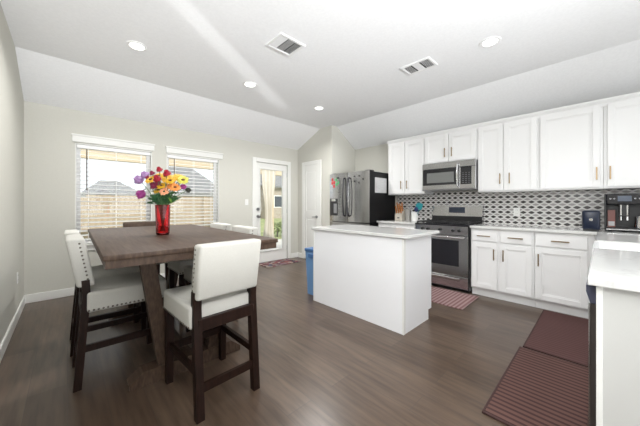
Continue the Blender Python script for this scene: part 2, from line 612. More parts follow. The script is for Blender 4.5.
def blind(x0, x1, label):
    r = thing('window_blind', label, 'blind', ((x0 + x1) / 2, YW + .045, WZ0), 'white blinds in the two windows')
    x0 += .016; x1 -= .016
    yc = YW + .045
    part('head_rail', MB().box(x0, x1, yc - .03, yc + .028, WZ1 - .062, WZ1 - .014, .003), M['slat'], r)
    m_ = MB()
    z = WZ1 - .09
    while z > WZ0 + .05:
        tl = .006
        m_.hexa([(x0, yc - .029, z - tl), (x1, yc - .029, z - tl), (x1, yc + .029, z + tl), (x0, yc + .029, z + tl)],
                [(x0, yc - .029, z - tl + .003), (x1, yc - .029, z - tl + .003), (x1, yc + .029, z + tl + .003), (x0, yc + .029, z + tl + .004)])
        z -= .0572
    part('slats', m_, M['slat'], r, 0)
    part('bottom_rail', MB().box(x0, x1, yc - .025, yc + .025, WZ0 + .006, WZ0 + .026, .003), M['slat'], r)
    wd = x1 - x0
    for q in (.14, .5, .86):
        m_ = MB().box(x0 + wd * q - .002, x0 + wd * q + .002, yc - .0275, yc - .0255, WZ0 + .02, WZ1 - .06)
        m_.box(x0 + wd * q - .002, x0 + wd * q + .002, yc + .0255, yc + .0275, WZ0 + .02, WZ1 - .06)
        part('ladder_cord', m_, M['slat'], r, 0)
    part('tilt_wand', MB().cyl((x0 + .10, yc - .036, WZ1 - .07), (x0 + .10, yc - .036, WZ1 - .62), .0065, seg=8), M['wand'], r)


blind(*W1, 'white slatted blind in the left window, nearest the left wall')
blind(*W2, 'white slatted blind in the right window, between the flowers and the glass door')

# rear windows (behind the photographer)
r = sroot('window_3', (2.1, YR, .2))
m_ = MB()
for x in (.1, 1.41, 2.73, 4.04):
    m_.box(x, x + .06, YR - .1, YR - .04, .2, 2.4)
m_.box(.16, 4.04, YR - .1, YR - .04, .2, .26).box(.16, 4.04, YR - .1, YR - .04, 2.34, 2.4)
part('window_frame', m_, M['vinyl'], r)

r = sroot('window_4', (XL, -2.1, .25))  # added unseen window, put in to go with the side fill lamp
m_ = MB()
for y in (-3.4, -2.13, -.86):
    m_.box(XL - .1, XL - .04, y, y + .06, .25, 2.25)
m_.box(XL - .1, XL - .04, -3.34, -.86, .25, .31).box(XL - .1, XL - .04, -3.34, -.86, 2.19, 2.25)
part('window_frame', m_, M['vinyl'], r)

# glazed patio door
def casing(m_, a0, a1, zt, fn, w_=.083, t_=.018):
    """three sided casing around an opening from a0 to a1, height zt; fn makes a box from along-range and z-range"""
    fn(m_, a0 - w_, a0, 0, zt + w_); fn(m_, a1, a1 + w_, 0, zt + w_); fn(m_, a0, a1, zt, zt + w_)


r = sroot('door_1', ((D1[0] + D1[1]) / 2, YW, 0))
m_ = MB()
casing(m_, D1[0], D1[1], D1[2], lambda q, a, c_, z0, z1: q.box(a, c_, YW - .02, YW, z0, z1, .004))
part('casing', m_, M['trim'], r)
m_ = MB()
dx0, dx1 = D1[0] + .005, D1[1] - .005
gx0, gx1, gz0, gz1 = 2.855, 3.415, .245, 1.92
y0, y1 = YW + .012, YW + .055
m_.box(dx0, gx0, y0, y1, .012, 2.05).box(gx1, dx1, y0, y1, .012, 2.05).box(gx0, gx1, y0, y1, .012, gz0).box(gx0, gx1, y0, y1, gz1, 2.05)
part('door_leaf', m_, M['trim'], r)
m_ = MB()
fw = .028
m_.box(gx0 - fw, gx0, y0 - .012, y0, gz0 - fw, gz1 + fw, .004).box(gx1, gx1 + fw, y0 - .012, y0, gz0 - fw, gz1 + fw, .004)
m_.box(gx0, gx1, y0 - .012, y0, gz0 - fw, gz0, .004).box(gx0, gx1, y0 - .012, y0, gz1, gz1 + fw, .004)
part('glazing_bead', m_, M['trim'], r)
part('pane', MB().box(gx0, gx1, y0 + .02, y0 + .024, gz0, gz1), M['glass'], r, 0)
m_ = MB().cyl((2.80, y0, .955), (2.80, y0 - .012, .955), .032).cyl((2.80, y0 - .01, .955), (2.80, y0 - .05, .955), .012)
m_.ball((2.80, y0 - .06, .955), .029, (1, .8, 1))
part('door_knob', m_, M['steel_d'], r)
part('deadbolt', MB().cyl((2.80, y0, 1.10), (2.80, y0 - .018, 1.10), .03).box(2.794, 2.806, y0 - .035, y0 - .015, 1.085, 1.115, .002), M['steel_d'], r)
for z in (.25, 1.05, 1.85):
    part('hinge', MB().cyl((dx1 + .002, y0 - .006, z - .045), (dx1 + .002, y0 - .006, z + .045), .007, seg=8), M['steel'], r)
part('threshold', MB().box(D1[0], D1[1], YW - .01, YW + .12, 0, .012), M['steel_d'], r, 0)

# pantry door with two raised panels
r = sroot('door_2', (XP, 4.3, 0))
m_ = MB()
P0, P1, PZ = 4.075, 4.535, 2.045
casing(m_, P0, P1, PZ, lambda q, a, c_, z0, z1: q.box(XP - .02, XP, a, c_, z0, z1, .004), .08)
part('casing', m_, M['trim'], r)
m_ = MB()
xs0, xs1 = XP - .010, XP - .001
m_.box(xs0 - .004, xs1, P0 + .003, P0 + .075, .012, PZ - .003).box(xs0 - .004, xs1, P1 - .075, P1 - .003, .012, PZ - .003)
m_.box(xs0 - .004, xs1, P0 + .075, P1 - .075, .012, .22).box(xs0 - .004, xs1, P0 + .075, P1 - .075, .90, 1.06).box(xs0 - .004, xs1, P0 + .075, P1 - .075, 1.92, PZ - .003)
m_.box(xs0 + .005, xs1, P0 + .07, P1 - .07, .2, 1.95)
m_.box(xs0 - .001, xs1, P0 + .105, P1 - .105, .25, .87, .004).box(xs0 - .001, xs1, P0 + .105, P1 - .105, 1.09, 1.89, .004)
part('door_leaf', m_, M['trim'], r)
m_ = MB().cyl((xs0 - .004, 4.125, .935), (xs0 - .014, 4.125, .935), .03).cyl((xs0 - .01, 4.125, .935), (xs0 - .05, 4.125, .935), .010)
m_.bar((xs0 - .05, 4.115, .935), (xs0 - .045, 4.225, .930), .012, .016)
part('lever_handle', m_, M['steel_d'], r)

# backsplash and cabinet crown
struct('trim_1', MB().box(XR - .008, XR - .0005, -1.4, 2.68, .914, 1.40), M['tile'])
cr = MB().prism([(4.215, 2.255), (4.215, 2.285), (4.195, 2.315), (4.195, 2.332), (4.235, 2.332), (4.235, 2.255)], 'y', -.8, 2.67)
cr.box(4.235, XR - .001, 2.63, 2.67, 2.255, 2.332)
struct('trim_2', cr, M['cab'])


# ------------------------------------------------------------------ ceiling fittings
def downlight(x, y, label, k_=1.15):
    r = thing('recessed_light', label, 'ceiling light', (x, y, ZF), 'recessed ceiling lights')
    part('trim_ring', MB().lathe([(.062, -.001), (.066, -.008), (.088, -.006), (.092, -.0005)], (x, y, ZF), 32), M['ring'], r)
    part('lens', MB().lathe([(0, -.004), (.058, -.004), (.063, -.001)], (x, y, ZF), 32), M['lamp'], r)
    light('downlight_lamp', 'AREA', (0, 0, -.012), CAN_POWER * k_, (1, .995, .98), (0, 0, 0), .12, parent=r).data.spread = R(150)


downlight(.504, 3.184, 'round white recessed ceiling light above the left window end of the table', 1.5)
downlight(1.744, 3.184, 'round recessed ceiling light in the bright streak, middle of the row of three')
downlight(2.987, 3.184, 'round recessed ceiling light nearest the pantry door, right end of the row', 2.3)
downlight(2.982, .752, 'round recessed ceiling light above the kitchen floor in front of the wall cabinets', .55)


def vent(cx, cy, wx, wy, label, banks, along):
    r = thing('ceiling_vent', label, 'vent', (cx, cy, ZF))
    z1, z0 = ZF - .0005, ZF - .014
    part('cavity', MB().box(cx - wx / 2 + .025, cx + wx / 2 - .025, cy - wy / 2 + .025, cy + wy / 2 - .025, ZF - .003, z1), M['ventdark'], r, 0)
    m_ = MB()
    t_ = .028
    m_.box(cx - wx / 2, cx - wx / 2 + t_, cy - wy / 2, cy + wy / 2, z0, z1, .003).box(cx + wx / 2 - t_, cx + wx / 2, cy - wy / 2, cy + wy / 2, z0, z1, .003)
    m_.box(cx - wx / 2 + t_, cx + wx / 2 - t_, cy - wy / 2, cy - wy / 2 + t_, z0, z1, .003).box(cx - wx / 2 + t_, cx + wx / 2 - t_, cy + wy / 2 - t_, cy + wy / 2, z0, z1, .003)
    part('frame', m_, M['vent'], r)
    # louvre banks: list of (fraction0, fraction1, tilt)
    for f0, f1, tilt in banks:
        m_ = MB()
        if along == 'x':
            a0, a1 = cx - wx / 2 + t_ + (wx - 2 * t_) * f0, cx - wx / 2 + t_ + (wx - 2 * t_) * f1
            n_ = max(4, int((a1 - a0) / .013))
            for i in range(n_):
                a = a0 + (a1 - a0) * (i + .5) / n_
                m_.bar((a, cy - wy / 2 + t_, ZF - .009), (a, cy + wy / 2 - t_, ZF - .009), .012, .0012, (math.sin(tilt), 0, math.cos(tilt)))
        else:
            a0, a1 = cy - wy / 2 + t_ + (wy - 2 * t_) * f0, cy - wy / 2 + t_ + (wy - 2 * t_) * f1
            n_ = max(4, int((a1 - a0) / .013))
            for i in range(n_):
                a = a0 + (a1 - a0) * (i + .5) / n_
                m_.bar((cx - wx / 2 + t_, a, ZF - .009), (cx + wx / 2 - t_, a, ZF - .009), .012, .0012, (0, math.sin(tilt), math.cos(tilt)))
        part('louvre_bank', m_, M['vent'], r, 0)


vent(1.565, 2.15, .30, .26, 'white square ceiling vent above the dining table', [(0, .32, R(65)), (.36, .66, R(-25)), (.7, 1, R(-60))], 'x')
vent(2.91, 1.44, .24, .34, 'white two-bank ceiling vent above the kitchen island', [(0, .30, R(-70)), (.36, .64, R(10)), (.7, 1, R(-30))], 'y')


# ------------------------------------------------------------------ cabinets
def shaker(m_, xf, y0, y1, z0, z1, st=.055, t_=.02):
    """recessed panel door facing -X with its face at xf"""
    xb = xf + t_
    m_.box(xf, xb, y0, y0 + st, z0, z1, .002).box(xf, xb, y1 - st, y1, z0, z1, .002)
    m_.box(xf, xb, y0 + st, y1 - st, z0, z0 + st, .002).box(xf, xb, y0 + st, y1 - st, z1 - st, z1, .002)
    m_.box(xf + .013, xb, y0 + st, y1 - st, z0 + st, z1 - st)
    i = st + .012
    m_.prism([(y0 + st, z0 + st), (y1 - st, z0 + st), (y1 - i, z0 + i), (y0 + i, z0 + i)], 'x', xf + .006, xf + .0129)
    m_.prism([(y0 + st, z1 - st), (y1 - st, z1 - st), (y1 - i, z1 - i), (y0 + i, z1 - i)], 'x', xf + .006, xf + .0129)
    m_.prism([(y0 + st, z0 + st), (y0 + i, z0 + i), (y0 + i, z1 - i), (y0 + st, z1 - st)], 'x', xf + .006, xf + .0129)
    m_.prism([(y1 - st, z0 + st), (y1 - i, z0 + i), (y1 - i, z1 - i), (y1 - st, z1 - st)], 'x', xf + .006, xf + .0129)
    return m_


def pull(p, xf, y, z, vertical=True, L=.14):
    m_ = MB()
    x = xf - .026
    h = L / 2
    if vertical:
        m_.box(x - .006, x + .006, y - .006, y + .006, z - h, z + h, .002)
        for q in (-h + .02, h - .02):
            m_.box(x, xf, y - .004, y + .004, z + q - .004, z + q + .004)
    else:
        m_.box(x - .006, x + .006, y - h, y + h, z - .006, z + .006, .002)
        for q in (-h + .02, h - .02):
            m_.box(x, xf, y + q - .004, y + q + .004, z - .004, z + .004)
    part('pull_handle', m_, M['bronze'], p)


def upper(y0, y1, z0, z1, doors, label):
    """doors: list of (ya, yb, handle_y, handle_z)"""
    r = thing('wall_cabinet', label, 'cabinet', (4.385, (y0 + y1) / 2, z0), 'white wall cabinets')
    part('cabinet_body', MB().box(4.222, XR - .001, y0 + .0005, y1 - .0005, z0, z1), M['cab'], r, 0)
    for ya, yb, hy, hz in doors:
        d = part('door', shaker(MB(), 4.20, ya, yb, z0 + .018, 2.262), M['cab'], r)
        pull(d, 4.20, hy, hz)
    return r


ZU, ZT = 1.365, 2.29
upper(1.985, 2.665, ZU, ZT, [(2.335, 2.645, 2.395, 1.53), (1.995, 2.325, 2.285, 1.53)], 'white two-door wall cabinet beside the refrigerator, left end of the row')
upper(1.215, 1.983, 1.832, ZT, [(1.61, 1.975, 1.658, 1.985), (1.235, 1.60, 1.556, 1.985)], 'short white two-door wall cabinet directly above the microwave')
upper(.54, 1.213, ZU, ZT, [(.91, 1.205, .940, 1.537), (.56, .90, .835, 1.537)], 'white two-door wall cabinet just right of the microwave')
upper(-.005, .538, ZU, ZT, [(.022, .524, .045, 1.53)], 'wide single-door white wall cabinet with its pull on the right edge')
upper(-.77, -.007, ZU, ZT, [(-.375, -.035, -.055, 1.53), (-.75, -.385, -.70, 1.53)], 'white wall cabinet above the coffee machine, cut off by the right edge')

XB = 3.885


def base_run(y0, y1, cells, label, ztop=.884):
    """cells: list of (ya, yb, door_handle_y)"""
    r = thing('base_cabinet', label, 'cabinet', (4.2, (y0 + y1) / 2, 0), 'white base cabinets along the tiled wall')
    part('cabinet_body', MB().box(XB + .021, XR - .01, y0 + .0005, y1 - .0005, .10, ztop), M['cab'], r, 0)
    part('toe_kick', MB().box(3.951, 3.965, y0 + .0005, y1 - .0005, 0, .10), M['cab'], r, 0)
    for ya, yb, hy in cells:
        d = part('drawer', MB().box(XB, XB + .02, ya, yb, .722, .858, .003), M['cab'], r)
        pull(d, XB, (ya + yb) / 2, .79, False, .15)
        d = part('door', shaker(MB(), XB, ya, yb, .118, .70), M['cab'], r)
        pull(d, XB, hy, .565)
    return r


base_run(.54, 1.205, [(.905, 1.19, .935), (.56, .868, .835)], 'white base cabinet with two drawers and two doors just right of the range')
base_run(.055, .538, [(.105, .528, .50)], 'wide white base cabinet with one drawer and one door below the toaster')
base_run(1.978, 2.665, [(2.33, 2.65, 2.36), (1.99, 2.32, 2.28)], 'white base cabinet between refrigerator and range, mostly behind the island')

# countertops
ct = MB()
ct.box(3.862, XR - .009, -1.35, 1.208, .884, .914, .003)
ct.box(3.0, 3.8615, -.62, .04, .884, .914).box(1.442, 2.45, -.62, .04, .884, .914, .003).box(2.4495, 3.0005, -.62, -.44, .884, .914)
solo('countertop', ct, M['quartz'], 'white quartz L-shaped countertop running from the range round to the near right corner', 'countertop', (3.0, 0, .884))
solo('countertop', MB().box(3.862, XR - .009, 1.976, 2.672, .884, .914, .003), M['quartz'], 'short white quartz countertop between refrigerator and range, under the knife block', 'countertop', (4.2, 2.3, .884))

# sink with apron front
s_ = thing('apron_sink', 'white apron-front sink set into the near right counter', 'sink', (2.72, -.19, .66))
m_ = MB()
m_.box(2.455, 2.475, -.435, .046, .66, .905, .004).box(2.975, 2.995, -.435, .046, .66, .905, .004)
m_.box(2.475, 2.975, .020, .046, .66, .905, .004).box(2.475, 2.975, -.435, -.415, .66, .905, .004).box(2.475, 2.975, -.415, .020, .66, .68)
part('basin', m_, M['sink'], s_)
part('drain', MB().cyl((2.72, -.19, .68), (2.72, -.19, .684), .045), M['steel'], s_)

# peninsula cabinet and dishwasher
p_ = thing('peninsula_cabinet', 'white peninsula base cabinet with a plain framed end panel in the near right corner', 'cabinet', (2.6, -.28, 0))
part('cabinet_body', MB().box(2.115, 3.86, -.58, .0, .10, .655).box(2.115, 2.45, -.58, 0, .655, .884).box(3.0, 3.86, -.58, 0, .655, .884).box(2.45, 3.0, -.58, -.445, .655, .884), M['cab'], p_, 0)
part('end_panel', MB().box(1.482, 1.505, -.58, .0, 0, .884), M['shadedpanel'], p_, 0)
m_ = MB().box(1.474, 1.505, -.0005, .0175, 0, .8835, .0015)
part('corner_trim', m_, M['trim'], p_)
part('back_panel', MB().box(1.505, 3.86, -.60, -.58, 0, .884), M['panel'], p_, 0)
part('toe_kick', MB().box(2.115, 3.86, -.08, -.07, 0, .10), M['cab'], p_, 0)
dw = thing('dishwasher', 'dark dishwasher seen edge-on at the end of the near right counter', 'dishwasher', (1.8, -.25, 0))
part('tub', MB().box(1.507, 2.113, -.575, .0, .09, .872), M['steel_d'], dw, 0)
part('door', MB().box(1.508, 2.112, .0, .036, .10, .80, .004), mat('dark_dishwasher_door', (.035, .028, .026), .35), dw)
part('control_fascia', MB().prism([(.0, .80), (.034, .80), (.046, .845), (.046, .87), (.0, .87)], 'x', 1.508, 2.112), mat('dark_blue_fascia', (.045, .048, .080), .35), dw)
part('door_edge', MB().box(1.507, 1.509, .036, .039, .10, .80), M['steel'], dw, 0)
part('toe_kick', MB().box(1.51, 2.11, -.06, -.05, 0, .09), M['black'], dw, 0)

# island
isl = thing('kitchen_island', 'white panelled kitchen island in the middle of the room', 'island', (2.5, 1.86, 0))
m_ = MB().prism([(2.24, 0), (2.73, 0), (2.73, .10), (2.80, .10), (2.80, .884), (2.24, .884)], 'y', 1.258, 2.464)
part('cabinet_body', m_, M['panel'], isl, 0)
part('back_panel', MB().box(2.229, 2.24, 1.262, 2.46, .0, .883), M['panel'], isl, 0)
part('end_panel', MB().prism([(2.262, 0), (2.731, 0), (2.731, .10), (2.801, .10), (2.801, .883), (2.262, .883)], 'y', 1.2475, 1.258), M['panel'], isl, 0)
part('corner_trim', MB().box(2.226, 2.26, 1.245, 1.2615, 0, .8835, .0015), M['trim'], isl)
part('corner_trim', MB().box(2.226, 2.24, 2.46, 2.478, 0, .8835, .0015), M['trim'], isl)
solo('island_countertop', MB().box(2.195, 2.885, 1.195, 2.482, .8845, .914, .003), M['quartz'], 'white quartz slab on top of the kitchen island', 'countertop', (2.5, 1.86, .8845))

# recycling bin behind the island
bn = thing('recycling_bin', 'tall blue plastic bin standing at the far end of the island', 'bin', (2.44, 2.63, 0))
m_ = MB()
def ring4(x0, x1, y0, y1, z):
    return [(x0, y0, z), (x1, y0, z), (x1, y1, z), (x0, y1, z)]
m_.hexa(ring4(2.345, 2.53, 2.53, 2.72, 0), ring4(2.325, 2.55, 2.515, 2.745, .58))
part('body', m_, M['bluebin'], bn)
part('rim', MB().box(2.315, 2.56, 2.507, 2.755, .57, .61, .008, 2), M['bluebin_d'], bn)
part('side_grip', MB().box(2.313, 2.33, 2.58, 2.68, .49, .545, .005), M['bluebin_d'], bn)


# ------------------------------------------------------------------ refrigerator
FY0, FY1, FXF = 2.70, 3.64, 3.70
fr = thing('refrigerator', 'stainless french-door refrigerator with black sides in the alcove', 'refrigerator', (4.1, 3.15, 0))
part('cabinet', MB().box(3.775, 4.52, FY0 + .005, FY1 - .005, .02, 1.765, .004), M['blackside'], fr)
ym = 3.185
def fdoor(y0, y1, z0, z1, nm, bow=.028):
    """dark door body with a gently bowed stainless skin"""
    d = part(nm, MB().box(FXF + .004, 3.772, y0, y1, z0, z1, .004), M['blackside'], fr)
    m_ = MB()
    n_ = 14
    f0, f1 = [], []
    for i in range(n_ + 1):
        t = i / n_
        y = y0 + .001 + (y1 - y0 - .002) * t
        x = FXF - bow * (1 - (2 * t - 1) ** 2) - .002
        f0.append((x, y)); f1.append((x, y))
    poly = f0 + [(FXF + .0035, y1 - .001), (FXF + .0035, y0 + .001)]
    m_.prism(poly, 'z', z0 + .001, z1 - .001)
    part('steel_skin', m_, M['steel'], d, 40)
    return d
dl = fdoor(ym + .003, FY1, .878, 1.775, 'door')
dr = fdoor(FY0, ym - .003, .878, 1.775, 'door')
fz = fdoor(FY0, FY1, .07, .868, 'freezer_drawer')
def fhandle(y, p):
    pts = [(FXF - .002, y, .98), (FXF - .05, y, 1.0)]
    for i in range(9):
        t = i / 8
        pts.append((FXF - .055 - .022 * math.sin(math.pi * t), y, 1.02 + .62 * t))
    pts += [(FXF - .05, y, 1.66), (FXF - .002, y, 1.68)]
    part('handle', MB().tube(pts, .014, 10), M['handle'], p)
fhandle(ym + .05, dl)
fhandle(ym - .05, dr)
part('handle', MB().tube([(FXF, FY0 + .1, .80), (FXF - .06, FY0 + .12, .80), (FXF - .06, FY1 - .12, .80), (FXF, FY1 - .1, .80)], .012, 10), M['steel_d'], fz)
dp = part('water_dispenser', MB().box(FXF - .036, FXF, 3.40, 3.60, .985, 1.305, .004), M['bglass'], dl)
part('dispenser_panel', MB().box(FXF - .039, FXF - .035, 3.42, 3.50, 1.03, 1.21, .002), M['greymetal'], dp)
part('dispenser_spout', MB().box(FXF - .05, FXF - .034, 3.45, 3.55, 1.25, 1.30, .006), M['chrome'], dp)
part('hinge_cover', MB().box(3.74, 3.86, FY0 + .02, FY0 + .12, 1.765, 1.79, .004), M['black'], fr)
part('hinge_cover', MB().box(3.74, 3.86, FY1 - .12, FY1 - .02, 1.765, 1.79, .004), M['black'], fr)
for x, y in ((3.82, 2.75), (3.82, 3.55), (4.46, 2.75), (4.46, 3.55)):
    part('foot', MB().cyl((x, y, 0), (x, y, .022), .02), M['black'], fr)

def fskin(y):
    a_, b_ = (ym + .004, FY1 - .001) if y > ym else (FY0 + .001, ym - .004)
    return FXF - .002 - .028 * (1 - (2 * (y - a_) / (b_ - a_) - 1) ** 2)


def magnet(y, z, w_, h_, m__, label, group=None):
    f_ = fskin(y)
    solo('fridge_magnet', MB().box(f_ - .007, f_ + .0005, y - w_ / 2, y + w_ / 2, z - h_ / 2, z + h_ / 2, .002), m__, label, 'magnet', (f_, y, z), group)
for i, (y, z) in enumerate([(3.545, 1.665), (3.55, 1.60), (3.495, 1.61), (3.50, 1.54)]):
    magnet(y, z, .036, .055, M['red'], ['upper red magnet at the left edge of the fridge door', 'middle red magnet at the left of the fridge door, in the red pair', 'red magnet beside the green ones on the left fridge door', 'lowest red magnet on the left fridge door'][i], 'coloured magnets on the left fridge door')
for i, (y, z) in enumerate([(3.435, 1.655), (3.385, 1.60), (3.43, 1.57)]):
    magnet(y, z, .032, .05, M['green'], ['topmost green magnet on the left fridge door', 'green magnet nearest the left door handle', 'lower green magnet on the left fridge door'][i], 'coloured magnets on the left fridge door')
magnet(3.40, 1.69, .05, .03, M['black'], 'black magnet above the green ones on the left fridge door', 'coloured magnets on the left fridge door')
for i, (y, z) in enumerate([(3.0, 1.69), (3.0, 1.60), (2.895, 1.69), (2.9, 1.57), (2.815, 1.63)]):
    m_ = MB().cyl((fskin(y) + .0008, y, z), (fskin(y) - .010, y, z), .013, seg=14)
    solo('fridge_magnet', m_, M['black'], ['round black magnet on the right fridge door, upper left of five', 'round black magnet on the right fridge door, lower left of five', 'round black magnet on the right fridge door, upper middle of five', 'round black magnet on the right fridge door, lower middle of five', 'round black magnet on the right fridge door, rightmost of five'][i], 'magnet', (FXF, y, z), 'round black magnets on the right fridge door')
solo('paper_sheet', MB().box(3.86, 4.22, FY0 + .0005, FY0 + .0035, 1.40, 1.665), M['paper'], 'white printed sheet stuck on the black side of the refrigerator', 'paper', (4.04, FY0, 1.53), smooth=0)

# ------------------------------------------------------------------ range
RY0, RY1, RX = 1.216, 1.968, 3.868
rg = thing('gas_range', 'stainless gas range with black cooktop and oven window', 'range', (4.2, 1.592, 0))
part('body', MB().box(RX + .03, 4.52, RY0, RY1, .04, .895), M['steel_d'], rg, 0)
part('side_trim', MB().box(RX + .004, RX + .03, RY0, RY0 + .012, .04, .895), M['black'], rg, 0)
part('side_trim', MB().box(RX + .004, RX + .03, RY1 - .012, RY1, .04, .895), M['black'], rg, 0)
part('cooktop', MB().box(RX - .012, 4.44, RY0, RY1, .895, .917, .004), M['bglass'], rg)
cpn = part('control_panel', MB().prism([(RX + .03, .775), (RX - .002, .775), (RX - .012, .895), (RX + .03, .895)], 'y', RY0 + .012, RY1 - .012), M['steel'], rg)
for y in (1.335, 1.415, 1.592, 1.77, 1.85):
    kb = part('knob', MB().cyl((RX - .008, y, .838), (RX - .034, y, .836), .021, .018).box(RX - .04, RX - .03, y - .004, y + .004, .82, .855, .001), M['black'], cpn)
dr_ = part('oven_door', MB().box(RX, RX + .03, RY0 + .014, RY1 - .014, .215, .768, .004), M['steel'], rg)
part('oven_window', MB().box(RX - .003, RX + .001, 1.345, 1.835, .345, .70, .002), M['bglass'], dr_)
m_ = MB().cyl((RX - .045, RY0 + .04, .742), (RX - .045, RY1 - .04, .742), .0125, seg=14)
for y in (RY0 + .07, RY1 - .07):
    m_.box(RX - .045, RX, y - .012, y + .012, .732, .752, .002)
part('oven_handle', m_, M['chrome'], dr_)
dd = part('storage_drawer', MB().box(RX, RX + .03, RY0 + .014, RY1 - .014, .055, .207, .004), M['steel'], rg)
part('drawer_pull', MB().prism([(RX, .145), (RX - .018, .165), (RX - .018, .18), (RX, .185)], 'y', RY0 + .12, RY1 - .12), M['chrome'], dd)
part('plinth', MB().box(RX + .06, 4.5, RY0 + .02, RY1 - .02, 0, .04), M['black'], rg, 0)
bgd = part('backguard', MB().prism([(4.45, .905), (4.455, 1.02), (4.47, 1.17), (4.54, 1.17), (4.54, .905)], 'y', RY0 + .005, RY1 - .005), M['steel'], rg)
part('display', MB().hexa([(4.4555, 1.46, 1.062), (4.4555, 1.70, 1.062), (4.4665, 1.70, 1.152), (4.4665, 1.46, 1.152)], [(4.4675, 1.46, 1.062), (4.4675, 1.70, 1.062), (4.4725, 1.70, 1.152), (4.4725, 1.46, 1.152)]), M['clock'], bgd, 0)
part('vent_strip', MB().box(4.435, 4.4545, RY0 + .005, RY1 - .005, .917, 1.012, .002), M['black'], rg)
for y0 in (RY0 + .02, RY0 + .265, RY0 + .51):
    y1 = y0 + .225
    m_ = MB()
    x0, x1, z = 3.90, 4.41, .944
    for y in (y0, (y0 + y1) / 2, y1):
        m_.box(x0, x1, y - .006, y + .006, z - .012, z)
    for x in (x0, x0 + .127, (x0 + x1) / 2, x1 - .127, x1):
        m_.box(x - .006, x + .006, y0, y1, z - .0119, z - .0005)
    for x in (x0, x1):
        for y in (y0, y1):
            m_.box(x - .007, x + .007, y - .007, y + .007, .917, z - .011)
    part('grate', m_, M['iron'], rg, 0)
for x, y, r_ in ((4.03, 1.35, .045), (4.29, 1.35, .035), (4.16, 1.592, .045), (4.03, 1.835, .04), (4.29, 1.835, .035)):
    part('burner', MB().cyl((x, y, .917), (x, y, .929), r_), M['iron'], rg)

# ------------------------------------------------------------------ microwave
mw = thing('microwave', 'stainless over-range microwave under the short wall cabinet', 'microwave', (4.33, 1.6, 1.41))
MY0, MY1, MX = 1.217, 1.981, 4.125
part('body', MB().box(MX + .03, XR - .01, MY0, MY1, 1.41, 1.828, .003), M['steel_d'], mw)
part('top_band', MB().box(MX, MX + .03, MY0, MY1, 1.74, 1.828, .003), M['steel'], mw)
ysp = 1.425
d_ = part('door', MB().box(MX, MX + .03, ysp, MY1, 1.425, 1.737, .003), M['steel'], mw)
part('door_glass', MB().box(MX - .004, MX + .001, ysp + .03, MY1 - .012, 1.49, 1.735, .002), M['bglass'], d_)
part('window', MB().box(MX - .006, MX - .003, ysp + .075, MY1 - .075, 1.525, 1.68, .002), M['mwglass'], d_)
pts = [(MX, ysp + .02, 1.455)]
for i in range(9):
    t = i / 8
    pts.append((MX - .028 - .02 * math.sin(math.pi * t), ysp + .02, 1.465 + .31 * t))
pts.append((MX, ysp + .02, 1.785))
part('handle', MB().tube(pts, .0125, 10), M['chrome'], d_)
cp = part('control_panel', MB().box(MX, MX + .03, MY0, ysp - .004, 1.425, 1.737, .003), M['steel'], mw)
kp = part('keypad', MB().box(MX - .004, MX + .001, MY0 + .05, ysp - .015, 1.485, 1.735, .002), M['bglass'], cp)
m_ = MB()
for i in range(6):
    for j in range(3):
        m_.box(MX - .0045, MX - .0035, MY0 + .068 + j * .04, MY0 + .09 + j * .04, 1.505 + i * .028, 1.513 + i * .028)
part('key_marks', m_, mat('key_print', (.12, .12, .12), .5), kp, 0)
part('vent_lip', MB().box(MX - .002, MX + .03, MY0, MY1, 1.41, 1.4245, .002), M['steel_d'], mw)

# ------------------------------------------------------------------ wall plates
def outlet(name, label, cat, c_, axis, sgn, rocker=False):
    """axis: wall normal axis; plate .07 x .115"""
    r = thing(name, label, cat, c_)
    def bx(a, w0, w1, z0, z1, d0, d1, bev=0):
        if axis == 'x':
            return a.box(c_[0] + sgn * d0, c_[0] + sgn * d1, c_[1] + w0, c_[1] + w1, c_[2] + z0, c_[2] + z1, bev)
        return a.box(c_[0] + w0, c_[0] + w1, c_[1] + sgn * d0, c_[1] + sgn * d1, c_[2] + z0, c_[2] + z1, bev)
    part('wall_plate', bx(MB(), -.036, .036, -.058, .058, .0005, .006, .002), M['plate'], r)
    if rocker:
        part('rocker', bx(MB(), -.017, .017, -.033, .033, .006, .010, .002), M['plate'], r)
    else:
        for z in (-.025, .025):
            so = part('socket', bx(MB(), -.017, .017, z - .016, z + .016, .006, .008, .001), M['plate'], r)
            m__ = MB()
            for w_ in (-.007, .007):
                bx(m__, w_ - .0015, w_ + .0015, z - .004, z + .007, .008, .0085)
            part('slots', m__, M['slot'], so, 0)


outlet('wall_outlet', 'white outlet plate low on the left wall', 'outlet', (XL, 4.18, .43), 'x', 1)
outlet('wall_outlet', 'white outlet plate on the patterned backsplash tiles', 'outlet', (XR - .008, .822, 1.09), 'x', -1)
outlet('light_switch', 'white light switch on the wall left of the glass door', 'switch', (2.545, YW, 1.24), 'y', -1, True)

# ------------------------------------------------------------------ counter items
CT = .9145
kbk = thing('knife_block', 'pale knife block on the counter beside the refrigerator', 'knife block', (4.30, 2.48, CT))
part('block', MB().prism([(4.24, CT), (4.40, CT), (4.40, 1.10), (4.34, 1.10), (4.24, 1.02)], 'y', 2.41, 2.545), M['blockwood'], kbk)
part('badge', MB().box(4.2375, 4.2405, 2.455, 2.495, CT + .035, CT + .055), M['slot'], kbk, 0)
for i in range(3):
    for j in range(2):
        y = 2.435 + .0425 * i
        x = 4.265 + .05 * j
        z = 1.042 + .041 * j
        kn = thing('kitchen_knife', 'orange wooden-handled knife standing in the pale knife block', 'knife', (x, y, z), 'knives in the knife block')
        m_ = MB().bar((x, y, z), (x - .035, y + (i - 1) * .006, z + .125 + .02 * ((i + j) % 2)), .013, .022, (1, 0, 0))
        part('handle', m_, M['knifewood'], kn)
        part('bolster', MB().bar((x + .002, y, z - .008), (x, y, z + .001), .015, .018, (1, 0, 0)), M['steel'], kn)
